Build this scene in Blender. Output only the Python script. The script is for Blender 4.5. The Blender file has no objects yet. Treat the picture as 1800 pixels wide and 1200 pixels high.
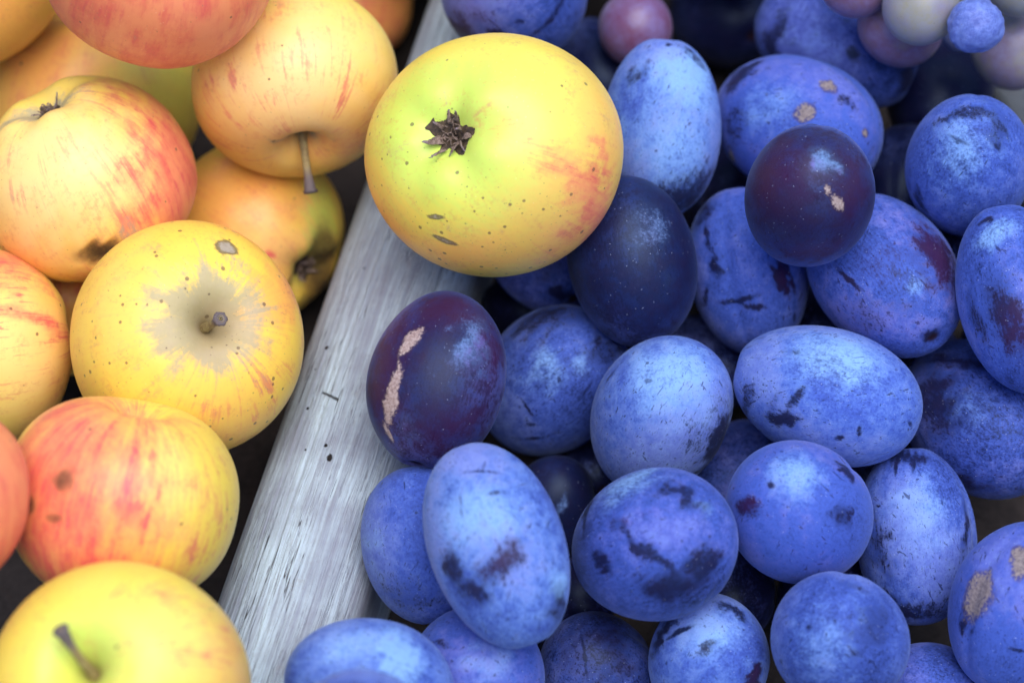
import bpy, bmesh, math, random
import numpy as np
from mathutils import Vector, Quaternion, Matrix
sc = bpy.context.scene
COL = sc.collection
RAIL_MID=(-28.204,25.068,45); RAIL_ANGLE=2.88845
HOLES=[(10.388,28.782,0.448,0.56),(9.8188,46.489,0.364,0.42),(2.0973,56.549,0.42,0.49),(0.19869,59.597,0.7,0.98),(6.6479,58.371,0.28,0.308),(11.433,34.949,0.21,0.28),(7.6519,4.8069,0.28,0.35)]
DASH=(7.4688,41.921,2.7906,43.683)
SIDE_A=(121.47,107.28,30); SIDE_B=(138.99,69.292,30)
CAM_LOC=(0,-0.34445,0.59623)

# ---------------------------------------------------------------- camera
cam = bpy.data.cameras.new('camera'); cam_o = bpy.data.objects.new('camera', cam); COL.objects.link(cam_o)
cam_o.location = CAM_LOC; cam_o.rotation_euler = (math.radians(32), 0, 0)
cam.lens = 93.6; cam.sensor_width = 36; cam.clip_start = 0.02; cam.clip_end = 50
cam.dof.use_dof = True; cam.dof.focus_distance = 0.622; cam.dof.aperture_fstop = 8
sc.camera = cam_o
# ---------------------------------------------------------------- light: bright overcast day
w = bpy.data.worlds.new('World'); sc.world = w; w.use_nodes = True
nt = w.node_tree; bg = nt.nodes['Background']
sky = nt.nodes.new('ShaderNodeTexSky'); sky.sky_type = 'NISHITA'; sky.sun_disc = False
SUN_EL, SUN_AZ = math.radians(80), math.radians(130)   # azimuth from +y towards +x
sky.sun_elevation = SUN_EL; sky.sun_rotation = SUN_AZ; sky.dust_density = 1; sky.air_density = .8; sky.ozone_density = 1.0
nt.links.new(sky.outputs[0], bg.inputs[0]); bg.inputs[1].default_value = 0.095
sun = bpy.data.lights.new('sun', 'SUN'); sun.energy = 1.5; sun.angle = math.radians(55); sun.color = (1, .975, .93)
sun_o = bpy.data.objects.new('sun', sun); COL.objects.link(sun_o)
sd = Vector((math.sin(SUN_AZ)*math.cos(SUN_EL), math.cos(SUN_AZ)*math.cos(SUN_EL), math.sin(SUN_EL)))
sun_o.rotation_euler = sd.to_track_quat('Z', 'Y').to_euler()
vs = sc.view_settings; vs.view_transform = 'Standard'; vs.look = 'None'; vs.gamma = 1; vs.exposure = 1.28; vs.use_curve_mapping = False
sc.cycles.max_bounces = 3; sc.cycles.diffuse_bounces = 3; sc.cycles.glossy_bounces = 1
sc.cycles.use_adaptive_sampling = True; sc.cycles.adaptive_threshold = .04

# ---------------------------------------------------------------- node helpers
class NB:
    def __init__(s, name):
        s.m = bpy.data.materials.new(name); s.m.use_nodes = True; s.t = s.m.node_tree
        s.b = s.t.nodes['Principled BSDF']
    def new(s, t): return s.t.nodes.new(t)
    def put(s, sock, v):
        if isinstance(v, bpy.types.NodeSocket): s.t.links.new(v, sock)
        elif v is not None:
            if sock.type == 'RGBA' and len(v) == 3: v = (*v, 1)
            sock.default_value = v
    def math(s, op, a, b=None, c=None, clamp=False):
        n = s.new('ShaderNodeMath'); n.operation = op; n.use_clamp = clamp
        for i, v in enumerate((a, b, c)):
            if v is not None: s.put(n.inputs[i], v)
        return n.outputs[0]
    def add(s, *v):
        r = v[0]
        for x in v[1:]: r = s.math('ADD', r, x)
        return r
    def mul(s, a, b, clamp=False): return s.math('MULTIPLY', a, b, clamp=clamp)
    def sub(s, a, b): return s.math('SUBTRACT', a, b)
    def inv(s, a): return s.math('SUBTRACT', 1.0, a, clamp=True)
    def dev(s, a, k): return s.math('MULTIPLY_ADD', a, k, -0.5*k)      # (a-.5)*k
    def step(s, v, lo, hi, a=0.0, b=1.0):
        n = s.new('ShaderNodeMapRange'); n.interpolation_type = 'SMOOTHSTEP'
        s.put(n.inputs[0], v); s.put(n.inputs[1], lo); s.put(n.inputs[2], hi); s.put(n.inputs[3], a); s.put(n.inputs[4], b)
        return n.outputs[0]
    def vm(s, op, a, b=None, scale=None):
        n = s.new('ShaderNodeVectorMath'); n.operation = op; s.put(n.inputs[0], a)
        if b is not None: s.put(n.inputs[1], b)
        if scale is not None: s.put(n.inputs['Scale'], scale)
        return n.outputs['Value'] if op in ('LENGTH', 'DISTANCE', 'DOT_PRODUCT') else n.outputs[0]
    def comb(s, x, y, z):
        n = s.new('ShaderNodeCombineXYZ'); s.put(n.inputs[0], x); s.put(n.inputs[1], y); s.put(n.inputs[2], z); return n.outputs[0]
    def sep(s, v):
        n = s.new('ShaderNodeSeparateXYZ'); s.put(n.inputs[0], v); return n.outputs
    def noise(s, v, scale, detail=3, rough=.5, dist=0.0):
        n = s.new('ShaderNodeTexNoise'); s.put(n.inputs['Vector'], v)
        n.inputs['Scale'].default_value = scale; n.inputs['Detail'].default_value = detail
        n.inputs['Roughness'].default_value = rough; n.inputs['Distortion'].default_value = dist
        return n.outputs[0]
    def voro(s, v, scale):
        n = s.new('ShaderNodeTexVoronoi'); s.put(n.inputs['Vector'], v); n.inputs['Scale'].default_value = scale
        return n.outputs['Distance'], s.sep(n.outputs['Color'])
    def mix(s, f, a, b):
        n = s.new('ShaderNodeMix'); n.data_type = 'RGBA'
        s.put(n.inputs[0], f); s.put(n.inputs[6], a); s.put(n.inputs[7], b); return n.outputs[2]
    def attr(s, name, obj=False):
        n = s.new('ShaderNodeAttribute'); n.attribute_name = name; n.attribute_type = 'OBJECT' if obj else 'GEOMETRY'
        return n.outputs['Fac']
    def mm(s):
        tc = s.new('ShaderNodeTexCoord'); raw = s.vm('SCALE', tc.outputs['Object'], scale=1000.0)
        sd = s.attr('seed', True)
        return raw, s.vm('ADD', raw, s.comb(s.mul(sd, 37.0), s.mul(sd, 71.3), s.mul(sd, 53.9)))
    def bump(s, h, strength, dist):
        n = s.new('ShaderNodeBump'); s.put(n.inputs['Strength'], strength); n.inputs['Distance'].default_value = dist
        s.put(n.inputs['Height'], h); s.t.links.new(n.outputs[0], s.b.inputs['Normal'])
    def out(s, **k):
        for a, v in k.items(): s.put(s.b.inputs[a.replace('_', ' ')], v)
        return s.m

def plum_material():
    n = NB('plum_skin'); raw, P = n.mm()
    rub, red, scar, pale, pit, n1 = (n.attr(a) for a in ('rub', 'red', 'scar', 'pale', 'pit', 'low'))
    sl = n.attr('scar_light', True)
    bl, pl, rd = n.attr('bloom', True), n.attr('pale_all', True), n.attr('red_all', True)
    n2 = n.noise(P, .3, 4, .65); n3 = n.noise(P, 1.5, 4, .7)
    q = n.sep(P); Ps = n.comb(q[0], q[1], n.mul(q[2], .2))
    ns = n.noise(Ps, 1.9, 3, .75)
    rag = n.add(n.dev(n2, 1.1), n.dev(n3, .9), n.dev(ns, .9))
    rubm = n.step(n.add(rub, n.mul(red, .2), rag), .26, .84)
    def stroke(a, b, c, k, lo, hi):
        v = n.comb(n.mul(n.vm('DOT_PRODUCT', P, a), k), n.mul(n.vm('DOT_PRODUCT', P, b), k), n.mul(n.vm('DOT_PRODUCT', P, c), k*.13))
        return n.step(n.add(n.noise(v, 1.0, 2, .6), n.dev(n2, .35)), lo, hi)
    sc_ = n.math('MAXIMUM', stroke((.6, .8, 0), (-.64, .48, .6), (.48, -.36, .8), 1.5, .645, .72), stroke((.8, -.36, .48), (0, .8, .6), (-.6, -.48, .64), .75, .67, .74))
    small = n.mul(n.step(n.add(ns, n.dev(n3, .8)), .60, .74), n.step(n.add(n2, n.dev(n1, .8)), .42, .62))
    base = n.add(bl, n.dev(n1, .75), n.dev(n2, .8), n.dev(n3, 1.0), n.dev(ns, 1.0))
    bm = n.step(base, .08, 1.0)
    bm = n.mul(bm, n.math('MULTIPLY_ADD', rubm, -.94, 1.0)); bm = n.mul(bm, n.math('MULTIPLY_ADD', sc_, -.7, 1.0)); bm = n.mul(bm, n.math('MULTIPLY_ADD', small, -.6, 1.0))
    pm = n.step(n.add(pale, pl, n.dev(n2, 1.1), n.dev(n1, .9), n.dev(n3, .7)), .0, 1.05)  # pale marks: lighter bloom, also soft highlights painted into the plum tops
    bm = n.math('MAXIMUM', bm, n.mul(n.step(n.add(pale, n.dev(n3, .7), n.dev(n2, .8)), .3, 1.0), .7))
    bm = n.mul(bm, n.math('MULTIPLY_ADD', pit, -1.0, 1.0, clamp=True))
    bcol = n.mix(pm, (.054, .102, .46), (.21, .385, .75))
    bcol = n.mix(n.mul(n.add(rd, n.mul(red, .35), .22), n.step(n.add(n1, n.dev(n2, .8)), .4, .75)), bcol, (.17, .145, .48))
    skin = n.mix(n.add(n.mul(rd, .5), n.mul(red, .8), n.dev(n2, .5)), (.005, .007, .034), (.030, .005, .033))
    col = n.mix(bm, skin, bcol)
    d, cc = n.voro(P, 1.15)
    sp = n.mul(n.step(n.math('MULTIPLY_ADD', cc[2], -.06, d), .03, .11, 1.0, 0.0), n.step(cc[0], .68, .72))
    col = n.mix(n.mul(sp, .6), col, (.40, .47, .70))
    sm = n.step(n.add(scar, n.dev(n3, 1.4), n.dev(n2, 1.2)), .30, .74)
    sm = n.mul(sm, n.step(scar, .1, .3)); ring = n.mul(n.step(n.add(scar, n.dev(n2, .4)), .15, .45), n.step(scar, .05, .2))
    col = n.mix(n.mul(ring, .6), col, (.045, .022, .045))
    col = n.mix(n.mul(sm, .9), col, n.mix(n.step(n3, .3, .7), n.mix(sl, (.10, .08, .075), (.26, .17, .15)), n.mix(sl, (.27, .22, .205), (.50, .39, .37))))
    col = n.mix(pit, col, (.02, .008, .012))
    n.bump(n.add(n.noise(P, 2.2, 3, .65), n.mul(n.step(scar, .2, .7), 1.5)), .3, .0002)
    return n.out(Base_Color=col, Roughness=n.math('MULTIPLY_ADD', bm, .3, n.math('MULTIPLY_ADD', n3, .14, .34)), Specular_IOR_Level=.24, Specular_Tint=(.6, .78, 1, 1), Sheen_Weight=n.math('MULTIPLY_ADD', bm, .14, .03), Sheen_Roughness=.45, Sheen_Tint=(.5, .65, 1))

def apple_material():
    n = NB('apple_skin'); raw, P = n.mm()
    A = {a: n.attr(a) for a in ('blush', 'gold', 'green', 'russet', 'dirt', 'scar', 'pale', 'streak', 'dots', 'cav')}
    q = n.sep(raw); sd = n.attr('seed', True); n1 = n.attr('low')
    az = n.vm('NORMALIZE', n.comb(q[0], q[1], 0.0)); az = n.sep(az)
    def sn(k, kz, det, rough):
        return n.noise(n.comb(n.math('MULTIPLY_ADD', az[0], k, n.mul(sd, 31.0)), n.math('MULTIPLY_ADD', az[1], k, n.mul(sd, 17.0)), n.mul(q[2], kz)), 1.0, det, rough)
    n2 = n.noise(P, .16, 5, .65); n3 = n.noise(P, .9, 4, .7)
    sA = sn(7, .07, 4, .65); sB = sn(24, .10, 3, .65)
    gold = n.step(n.add(A['gold'], n.dev(n1, .5), n.dev(n2, .5), n.dev(sB, .3)), .05, 1.05)
    col = n.mix(gold, (.92, .62, .080), (.92, .42, .095))
    gr = n.step(n.add(A['green'], n.dev(n1, .3), n.dev(n2, .4)), .08, 1.05)
    col = n.mix(gr, col, (.58, .72, .11))
    col = n.mix(n.mul(A['pale'], .7), col, (.95, .68, .31))
    bl = n.step(n.add(A['blush'], n.dev(n2, .7), n.dev(sB, .5), n.dev(sA, .5), n.dev(n3, .4)), .08, 1.0)
    col = n.mix(n.mul(bl, .9), col, n.mix(n.step(n.add(sA, n.dev(n2, .5)), .35, .7), (.86, .23, .12), (.76, .09, .09)))
    st = n.mul(n.step(n.add(sA, n.dev(n2, .5), n.dev(sB, .4)), .57, .70), n.add(n.mul(A['streak'], .7), n.mul(A['blush'], .25), .04))
    st2 = n.mul(n.step(n.add(sB, n.dev(n2, .6)), .56, .74), n.add(n.mul(A['streak'], .45), n.mul(A['blush'], .3), .06))
    col = n.mix(n.math('MAXIMUM', st, st2), col, (.72, .075, .10))
    col = n.mix(n.mul(n.step(n.add(n3, n.dev(n2, .8)), .5, .8), .30), col, (.62, .20, .07))
    ru = n.step(n.add(A['russet'], n.dev(sA, 1.2), n.dev(sB, .35), n.dev(n3, .8), n.dev(n2, .8)), .2, .8)
    col = n.mix(n.mul(ru, .8), col, n.mix(n2, (.26, .23, .13), (.46, .43, .30)))
    d, cc = n.voro(P, .34); rad = n.math('MULTIPLY_ADD', cc[2], .11, .04)
    keep = n.step(n.add(cc[0], n.mul(A['dots'], .6)), .88, .92)
    dk = n.mul(n.step(n.sub(d, n.math('MULTIPLY_ADD', n3, .10, rad)), -.05, .01, 1.0, 0.0), keep)
    d2, c2 = n.voro(P, .85)
    dk2 = n.mul(n.step(n.math('MULTIPLY_ADD', n3, -.2, d2), -.02, .06, 1.0, 0.0), n.step(n.add(c2[0], n.mul(A['dots'], .35)), .80, .86))
    lt = n.mul(n.step(d2, .05, .14, 1.0, 0.0), n.step(c2[1], .5, .55))
    col = n.mix(n.mul(lt, .35), col, (.9, .78, .5))
    col = n.mix(n.mul(n.math('MAXIMUM', dk, n.mul(dk2, .7)), .75), col, (.13, .075, .04))
    di = n.step(n.add(A['dirt'], n.dev(n2, .6), n.dev(n3, .5)), .15, 1.15)
    col = n.mix(n.mul(n.step(A['dirt'], .08, .6), .6), col, (.30, .13, .05))
    col = n.mix(n.mul(di, .95), col, (.028, .015, .012))
    ring = n.step(n.add(A['scar'], n.dev(n3, .5)), .3, .55)
    col = n.mix(n.mul(ring, .8), col, (.06, .05, .05))
    core = n.mul(n.step(n.add(A['scar'], n.dev(n3, 1.0)), .6, .9), n.step(A['scar'], .2, .5))
    col = n.mix(core, col, n.mix(n3, (.25, .2, .14), (.5, .42, .32)))
    col = n.mix(A['cav'], col, (.16, .11, .035))
    n.bump(n.add(n.noise(P, .35, 3, .6), n.mul(A['scar'], .8)), .22, .0003)
    rough = n.math('MULTIPLY_ADD', ru, .2, n.math('MULTIPLY_ADD', n3, .16, .33))
    return n.out(Base_Color=col, Roughness=rough, Specular_IOR_Level=.42, Sheen_Weight=.03)

def grape_material():
    n = NB('grape_skin'); raw, P = n.mm(); tone = n.attr('tone', True); rs = n.attr('raisin', True); red = n.attr('red')
    n1 = n.noise(P, .14, 3); n2 = n.noise(P, .5, 5, .65); n3 = n.noise(P, 2.5, 4, .7)
    skin = n.mix(n.step(n.add(tone, n.mul(red, .2), n.dev(n1, 1.6), n.dev(n2, .5)), .1, .8), (.27, .25, .17), (.14, .026, .06))
    bm = n.step(n.add(.6, n.dev(n1, .9), n.dev(n2, .9), n.dev(n3, .7)), .05, 1.0)
    col = n.mix(n.mul(bm, .85), skin, n.mix(tone, (.27, .29, .37), (.20, .16, .37)))
    blue = n.mix(n.step(n.add(n2, n.dev(n3, .5)), .2, .8), (.05, .08, .36), (.17, .25, .66))
    col = n.mix(rs, col, blue)
    d, cc = n.voro(P, .9)
    col = n.mix(n.mul(n.step(d, .05, .1, 1.0, 0.0), n.step(cc[0], .6, .62)), col, (.10, .05, .05))
    col = n.mix(n.attr('pole'), col, (.05, .03, .02))
    n.bump(n.add(n2, n.mul(n3, .5)), n.math('MULTIPLY_ADD', rs, .7, .12), .0004)
    return n.out(Base_Color=col, Roughness=.38, Specular_IOR_Level=.45, Subsurface_Weight=n.math('MULTIPLY_ADD', rs, -.3, .35), Subsurface_Radius=(.005, .003, .002), Sheen_Weight=.08, Sheen_Tint=(.7, .75, 1))

def twig_material(name, dark, light, tipc):
    n = NB(name); raw, P = n.mm(); t = n.attr('tip')
    a = n.noise(P, .8, 5, .65); b = n.noise(P, 4, 3)
    col = n.mix(n.step(n.add(a, n.dev(b, .4)), .3, .7), dark, light)
    col = n.mix(n.step(n.add(t, n.dev(a, .4)), .35, .75), col, tipc)
    n.bump(n.add(a, b), .6, .0003)
    return n.out(Base_Color=col, Roughness=.75)

def wood_material(name, tint, holes=(), dash=None):
    n = NB(name); raw, P = n.mm(); q = n.sep(raw)
    wob = n.noise(n.comb(0.0, n.mul(q[1], .015), 0.0), 1.0, 2); x = n.add(q[0], n.dev(wob, 3.0))
    def g(kx, ky, det, rough, off):
        return n.noise(n.comb(n.math('MULTIPLY_ADD', x, kx, off), n.mul(q[1], ky), n.mul(q[2], kx)), 1.0, det, rough, .25)
    a = g(.22, .008, 4, .55, 3.0); b = g(1.1, .018, 5, .65, 9.0); c = g(3.2, .035, 4, .65, 21.0); f = g(9.0, .12, 3, .6, 5.0)
    blotch = n.noise(P, .05, 4, .65); mid = g(.45, .03, 4, .65, 77.0)
    lt = n.step(n.add(n.mul(a, .6), n.mul(mid, .4), n.dev(b, .35), n.dev(blotch, .7)), .25, .75)
    col = n.mix(lt, tuple(v*k for v, k in zip(tint, (.50, .45, .50))), tint)
    col = n.mix(n.mul(n.step(n.add(c, n.dev(f, .7)), .35, .65, 1.0, 0.0), .22), col, (.16, .14, .17))
    dsh = n.noise(n.comb(n.math('MULTIPLY_ADD', x, 2.6, 60.0), n.mul(q[1], .16), n.mul(q[2], 2.6)), 1.0, 3, .6)
    dmask = n.step(n.add(blotch, n.dev(mid, .9)), .40, .62)
    col = n.mix(n.mul(n.mul(n.step(dsh, .60, .68), dmask), .7), col, (.09, .085, .12))
    fib = n.step(n.math('ABSOLUTE', n.sub(n.add(b, n.dev(f, .05)), .5)), .003, .022, 1.0, 0.0)
    col = n.mix(n.mul(n.mul(fib, n.step(mid, .36, .58)), .7), col, (.10, .09, .11))
    crk = n.step(n.math('ABSOLUTE', n.sub(n.add(a, n.dev(c, .03)), .5)), .002, .009, 1.0, 0.0)
    col = n.mix(n.mul(n.mul(crk, n.step(blotch, .42, .55)), .85), col, (.035, .03, .035))
    col = n.mix(n.mul(n.step(n.noise(P, 1.3, 4, .75), .5, .75), .3), col, (.24, .21, .22))
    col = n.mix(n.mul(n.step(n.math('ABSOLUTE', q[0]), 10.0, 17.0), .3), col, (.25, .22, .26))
    stain = n.step(n.noise(P, .11, 5, .7), .60, .74)
    col = n.mix(n.mul(stain, .5), col, (.25, .20, .18))
    hm = None
    for (hx, hy, rx, ry) in holes:
        dx = n.mul(n.sub(q[0], hx), 1/rx); dy = n.mul(n.sub(q[1], hy), 1/ry)
        r = n.math('ADD', n.math('SQRT', n.add(n.mul(dx, dx), n.mul(dy, dy))), n.dev(n.noise(P, 1.6, 2), .9))
        v = n.step(r, .75, 1.15, 1.0, 0.0); hm = v if hm is None else n.math('MAXIMUM', hm, v)
    if dash:
        x0, y0, x1, y1 = dash; L = math.hypot(x1-x0, y1-y0); ux, uy = (x1-x0)/L, (y1-y0)/L
        ex = n.sub(q[0], (x0+x1)/2); ey = n.sub(q[1], (y0+y1)/2)
        al = n.math('ABSOLUTE', n.add(n.mul(ex, ux), n.mul(ey, uy))); ac = n.math('ABSOLUTE', n.add(n.mul(ex, -uy), n.mul(ey, ux)))
        v = n.mul(n.step(al, L*.42, L*.55, 1.0, 0.0), n.step(n.add(ac, n.dev(n.noise(P, 2.2, 3), .8)), .22, .42, 1.0, 0.0)); hm = n.math('MAXIMUM', hm, n.mul(v, .85))
    h = n.add(n.mul(b, .5), n.mul(c, .7), n.mul(dsh, -.6))
    if hm is not None:
        col = n.mix(hm, col, (.018, .014, .014)); h = n.sub(h, n.mul(hm, 2.0))
    n.bump(h, .8, .0007)
    return n.out(Base_Color=col, Roughness=.78, Specular_IOR_Level=.25)

def floor_material():
    n = NB('worn_fibreboard'); raw, P = n.mm()
    a = n.noise(P, .03, 5, .6); b = n.noise(P, .6, 5, .7); c = n.noise(P, 3, 3)
    col = n.mix(n.step(n.add(a, n.dev(b, .5)), .3, .7), (.018, .014, .014), (.042, .033, .031))
    d, cc = n.voro(P, .35)
    col = n.mix(n.mul(n.step(d, .06, .14, 1.0, 0.0), n.step(cc[0], .7, .75)), col, (.02, .015, .015))
    n.bump(n.add(b, c), .5, .0004)
    return n.out(Base_Color=col, Roughness=.85, Specular_IOR_Level=.2)

M = dict(plum=plum_material(), apple=apple_material(), grape=grape_material(),
         stem=twig_material('apple_stem', (.20, .13, .055), (.38, .30, .12), (.13, .10, .10)),
         sepal=twig_material('dry_sepal', (.09, .055, .035), (.30, .21, .17), (.22, .16, .18)),
         core=twig_material('calyx_core', (.020, .012, .010), (.10, .06, .03), (.02, .015, .012)),
         grapestem=twig_material('grape_stalk', (.16, .17, .04), (.30, .28, .09), (.2, .15, .06)),
         rail=wood_material('weathered_wood', (.55, .68, .77), HOLES, DASH),
         side=wood_material('grey_side_wood', (.16, .19, .21)), floor=floor_material())

# ---------------------------------------------------------------- mesh helpers
def make(name, verts, faces, mat, parent=None, smooth=True, attrs=None):
    me = bpy.data.meshes.new(name); me.from_pydata([tuple(v) for v in verts], [], faces); me.update()
    if smooth: me.polygons.foreach_set('use_smooth', [True]*len(me.polygons))
    for k, v in (attrs or {}).items():
        a = me.attributes.new(k, 'FLOAT', 'POINT'); a.data.foreach_set('value', np.asarray(v, dtype=np.float32))
    me.materials.append(M[mat]); o = bpy.data.objects.new(name, me); COL.objects.link(o); o.parent = parent
    return o
def grid_faces(nu, nv, wrap):
    f = []
    for j in range(nv-1):
        for i in range(nu if wrap else nu-1):
            a = j*nu+i; b = j*nu+(i+1) % nu; f.append((a, a+nu, b+nu, b))
    return f
FACES = {}
def sphere_grid(nu, nv):
    """unit-sphere angles: returns theta, phi for poles + rings and faces"""
    k = (nu, nv)
    if k not in FACES:
        f = [(0, 1+i, 1+(i+1) % nu) for i in range(nu)]
        for j in range(nv-1):
            for i in range(nu):
                a = 1+j*nu+i; b = 1+j*nu+(i+1) % nu; f.append((a, a+nu, b+nu, b))
        last = 1+nv*nu
        f += [(last, 1+(nv-1)*nu+(i+1) % nu, 1+(nv-1)*nu+i) for i in range(nu)]
        FACES[k] = f
    th = np.concatenate([[0], np.repeat(np.pi*(np.arange(nv)+1)/(nv+1), nu), [np.pi]])
    ph = np.concatenate([[0], np.tile(2*np.pi*np.arange(nu)/nu, nv), [0]])
    return th, ph, FACES[k]
def tube(path, radii, nu=10, cap=True):
    pts = [Vector(p) for p in path]; V = []; n = len(pts)
    up = Vector((.31, .77, .55))
    for i, p in enumerate(pts):
        t = (pts[min(i+1, n-1)]-pts[max(i-1, 0)]).normalized(); a = t.cross(up).normalized(); b = t.cross(a)
        for k in range(nu):
            an = 2*math.pi*k/nu; V.append(p+(a*math.cos(an)+b*math.sin(an))*radii[i])
    f = grid_faces(nu, n, True)
    if cap: f += [tuple(range(nu))[::-1], tuple(range((n-1)*nu, n*nu))]
    return V, f
def lumps(rng, u, amp, kmin=1.0, kmax=2.6, n=7):
    r = np.zeros(len(u))
    for _ in range(n):
        k = rng.normal(size=3); k *= rng.uniform(kmin, kmax)/np.linalg.norm(k); r += np.sin(u@k*2+rng.uniform(0, 6.28))
    return amp*r/math.sqrt(n)
def mark_attrs(pts_mm, nrm, names, marks):
    A = {k: np.zeros(len(pts_mm)) for k in names}
    warp = np.zeros_like(pts_mm); rg = np.random.default_rng(len(marks)*7+int(abs(pts_mm[0, 2])*10))
    for kf in (.35, .6, 1.1, 1.9):
        for _ in range(2):
            kv = rg.normal(size=3); kv *= kf/np.linalg.norm(kv); warp += np.sin(pts_mm@kv*2+rg.uniform(0, 6.28))[:, None]*rg.normal(size=3)*(.5/kf)**.5*.45
    for ty, p, e1, e2, st in marks:
        d = pts_mm-np.array(p)+warp*((.15 if ty in ('dirt', 'scar') else .42)*min(1/np.linalg.norm(e1), 1/np.linalg.norm(e2), 3)); r2 = (d@np.array(e1))**2+(d@np.array(e2))**2
        nn = np.cross(e1, e2); nn /= np.linalg.norm(nn)
        side = np.clip((nrm@nn)*3+.6, 0, 1)
        if ty in A: A[ty] = np.maximum(A[ty], st*np.exp(-.69*r2**1.3)*side)
    return A
def lay(o, loc, q):
    o.location = tuple(v/1000 for v in loc); o.rotation_mode = 'QUATERNION'; o.rotation_quaternion = q
SEED = [0]
def tagit(o, label, cat, group):
    o['label'] = label; o['category'] = cat
    if group: o['group'] = group

# ---------------------------------------------------------------- the crate
crate = bpy.data.objects.new('fruit_crate', None); COL.objects.link(crate); crate.location = (0, 0, 0)
tagit(crate, 'weathered grey wooden crate with rounded divider rail holding all the fruit', 'crate', None)
rng = np.random.default_rng(5)
def board(name, mat, hw, crown, top, y0, y1, nx, ny, ripple):
    xs = np.linspace(-1, 1, nx); prof = []
    for x in xs: prof.append((x*hw, top-crown+crown*math.sqrt(max(0, 1-x*x))))
    ks = rng.normal(size=(26, 2)); V = []
    kx = rng.uniform(.6, 4.2, 26); am = rng.uniform(.3, 1, 26)/np.sqrt(kx); phs = rng.uniform(0, 6.28, 26); wy = rng.uniform(-.02, .02, 26)
    side = [(-hw*1000, 0.5)]+[(-hw*1000, z) for z in np.linspace(8, (top-crown)*1000-1.0, 6)]
    sec = side+[(x*1000, z*1000) for x, z in prof]+[(-a, b) for a, b in side[::-1]]
    for y in np.linspace(y0, y1, ny):
        bow = 1.0*math.sin(y*.013+1)
        for x, z in sec:
            h = float(np.sum(am*np.sin(kx*(x+bow)*1.5+phs+wy*y)))*ripple
            nx_ = x/(hw*1000); V.append(((x+h*nx_*.8)/1000, y/1000, (z+(h*(1-abs(nx_)**3) if z > 10 else 0))/1000))
    f = grid_faces(len(sec), ny, False)
    n = len(sec); f += [tuple(range(n)), tuple(range((ny-1)*n, ny*n))[::-1]]
    return make(name, V, f, mat, crate)
rail = board('divider_rail', 'rail', .0170, .013, .045, -260, 240, 150, 160, .035)
rail.location = tuple(v/1000*(1 if i < 2 else 0) for i, v in enumerate(RAIL_MID)); rail.rotation_euler = (0, 0, RAIL_ANGLE)
for i, (px, py, L, bend) in enumerate(((-5.5, 0, 5.5, 1.2), (9.5, 42, 4, -.8), (-13.5, 70, 5, 1.0))):
    zt = 45-13+13*math.sqrt(1-(px/17)**2)
    pth = [Vector((px+bend*math.sin(s*2.2), py+L*s, zt+.1+.9*s*s))/1000 for s in [k/8 for k in range(9)]]
    VV, ff = tube(pth, [.00013*(1.15-k/9) for k in range(9)], 6); sp = make('splinter', VV, ff, 'rail', rail, True); sp['seed'] = .1
A_, B_ = Vector(SIDE_A)/1000, Vector(SIDE_B)/1000
sd_ = (B_-A_); ang = math.atan2(-sd_.x, sd_.y)
nrm_ = Vector((-sd_.y, sd_.x, 0)).normalized(); nrm_ *= 1 if nrm_.x > 0 else -1
side = board('side_board', 'side', .012, .006, .030, -160, 90, 60, 60, .03)
pm_ = A_+nrm_*.012; side.location = (pm_.x, pm_.y, 0); side.rotation_euler = (0, 0, ang)
V, f = [], []
nx, ny = 60, 60
for j in range(ny):
    for i in range(nx):
        V.append((-.36+.72*i/(nx-1), -.36+.72*j/(ny-1), .0004*math.sin(i*.9)*math.sin(j*.7)-.0006))
nt_ = len(V); V += [(x, y, -.012) for x, y in ((-.36, -.36), (.36, -.36), (.36, .36), (-.36, .36))]
f = grid_faces(nx, ny, False); f = [t[::-1] for t in f]
ring = [0, nx-1, nx*ny-1, nx*(ny-1)]
f += [(nt_+3, nt_+2, nt_+1, nt_)]
make('base_panel', V, f, 'floor', crate)

for x0, y0, x1, y1 in ((-.33, .19, .33, .19), (-.33, -.30, -.33, .18), (.33, -.30, .33, .18)):     # unseen outer boards added to block low light around the heap
    L = math.hypot(x1-x0, y1-y0)*500
    e = board('shade_end_board' if y0 == y1 else 'shade_outer_board', 'side', .009, .004, .105, -L, L, 24, 24, .03)
    e.location = ((x0+x1)/2, (y0+y1)/2, 0); e.rotation_euler = (0, 0, math.atan2(-(x1-x0), y1-y0))

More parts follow.
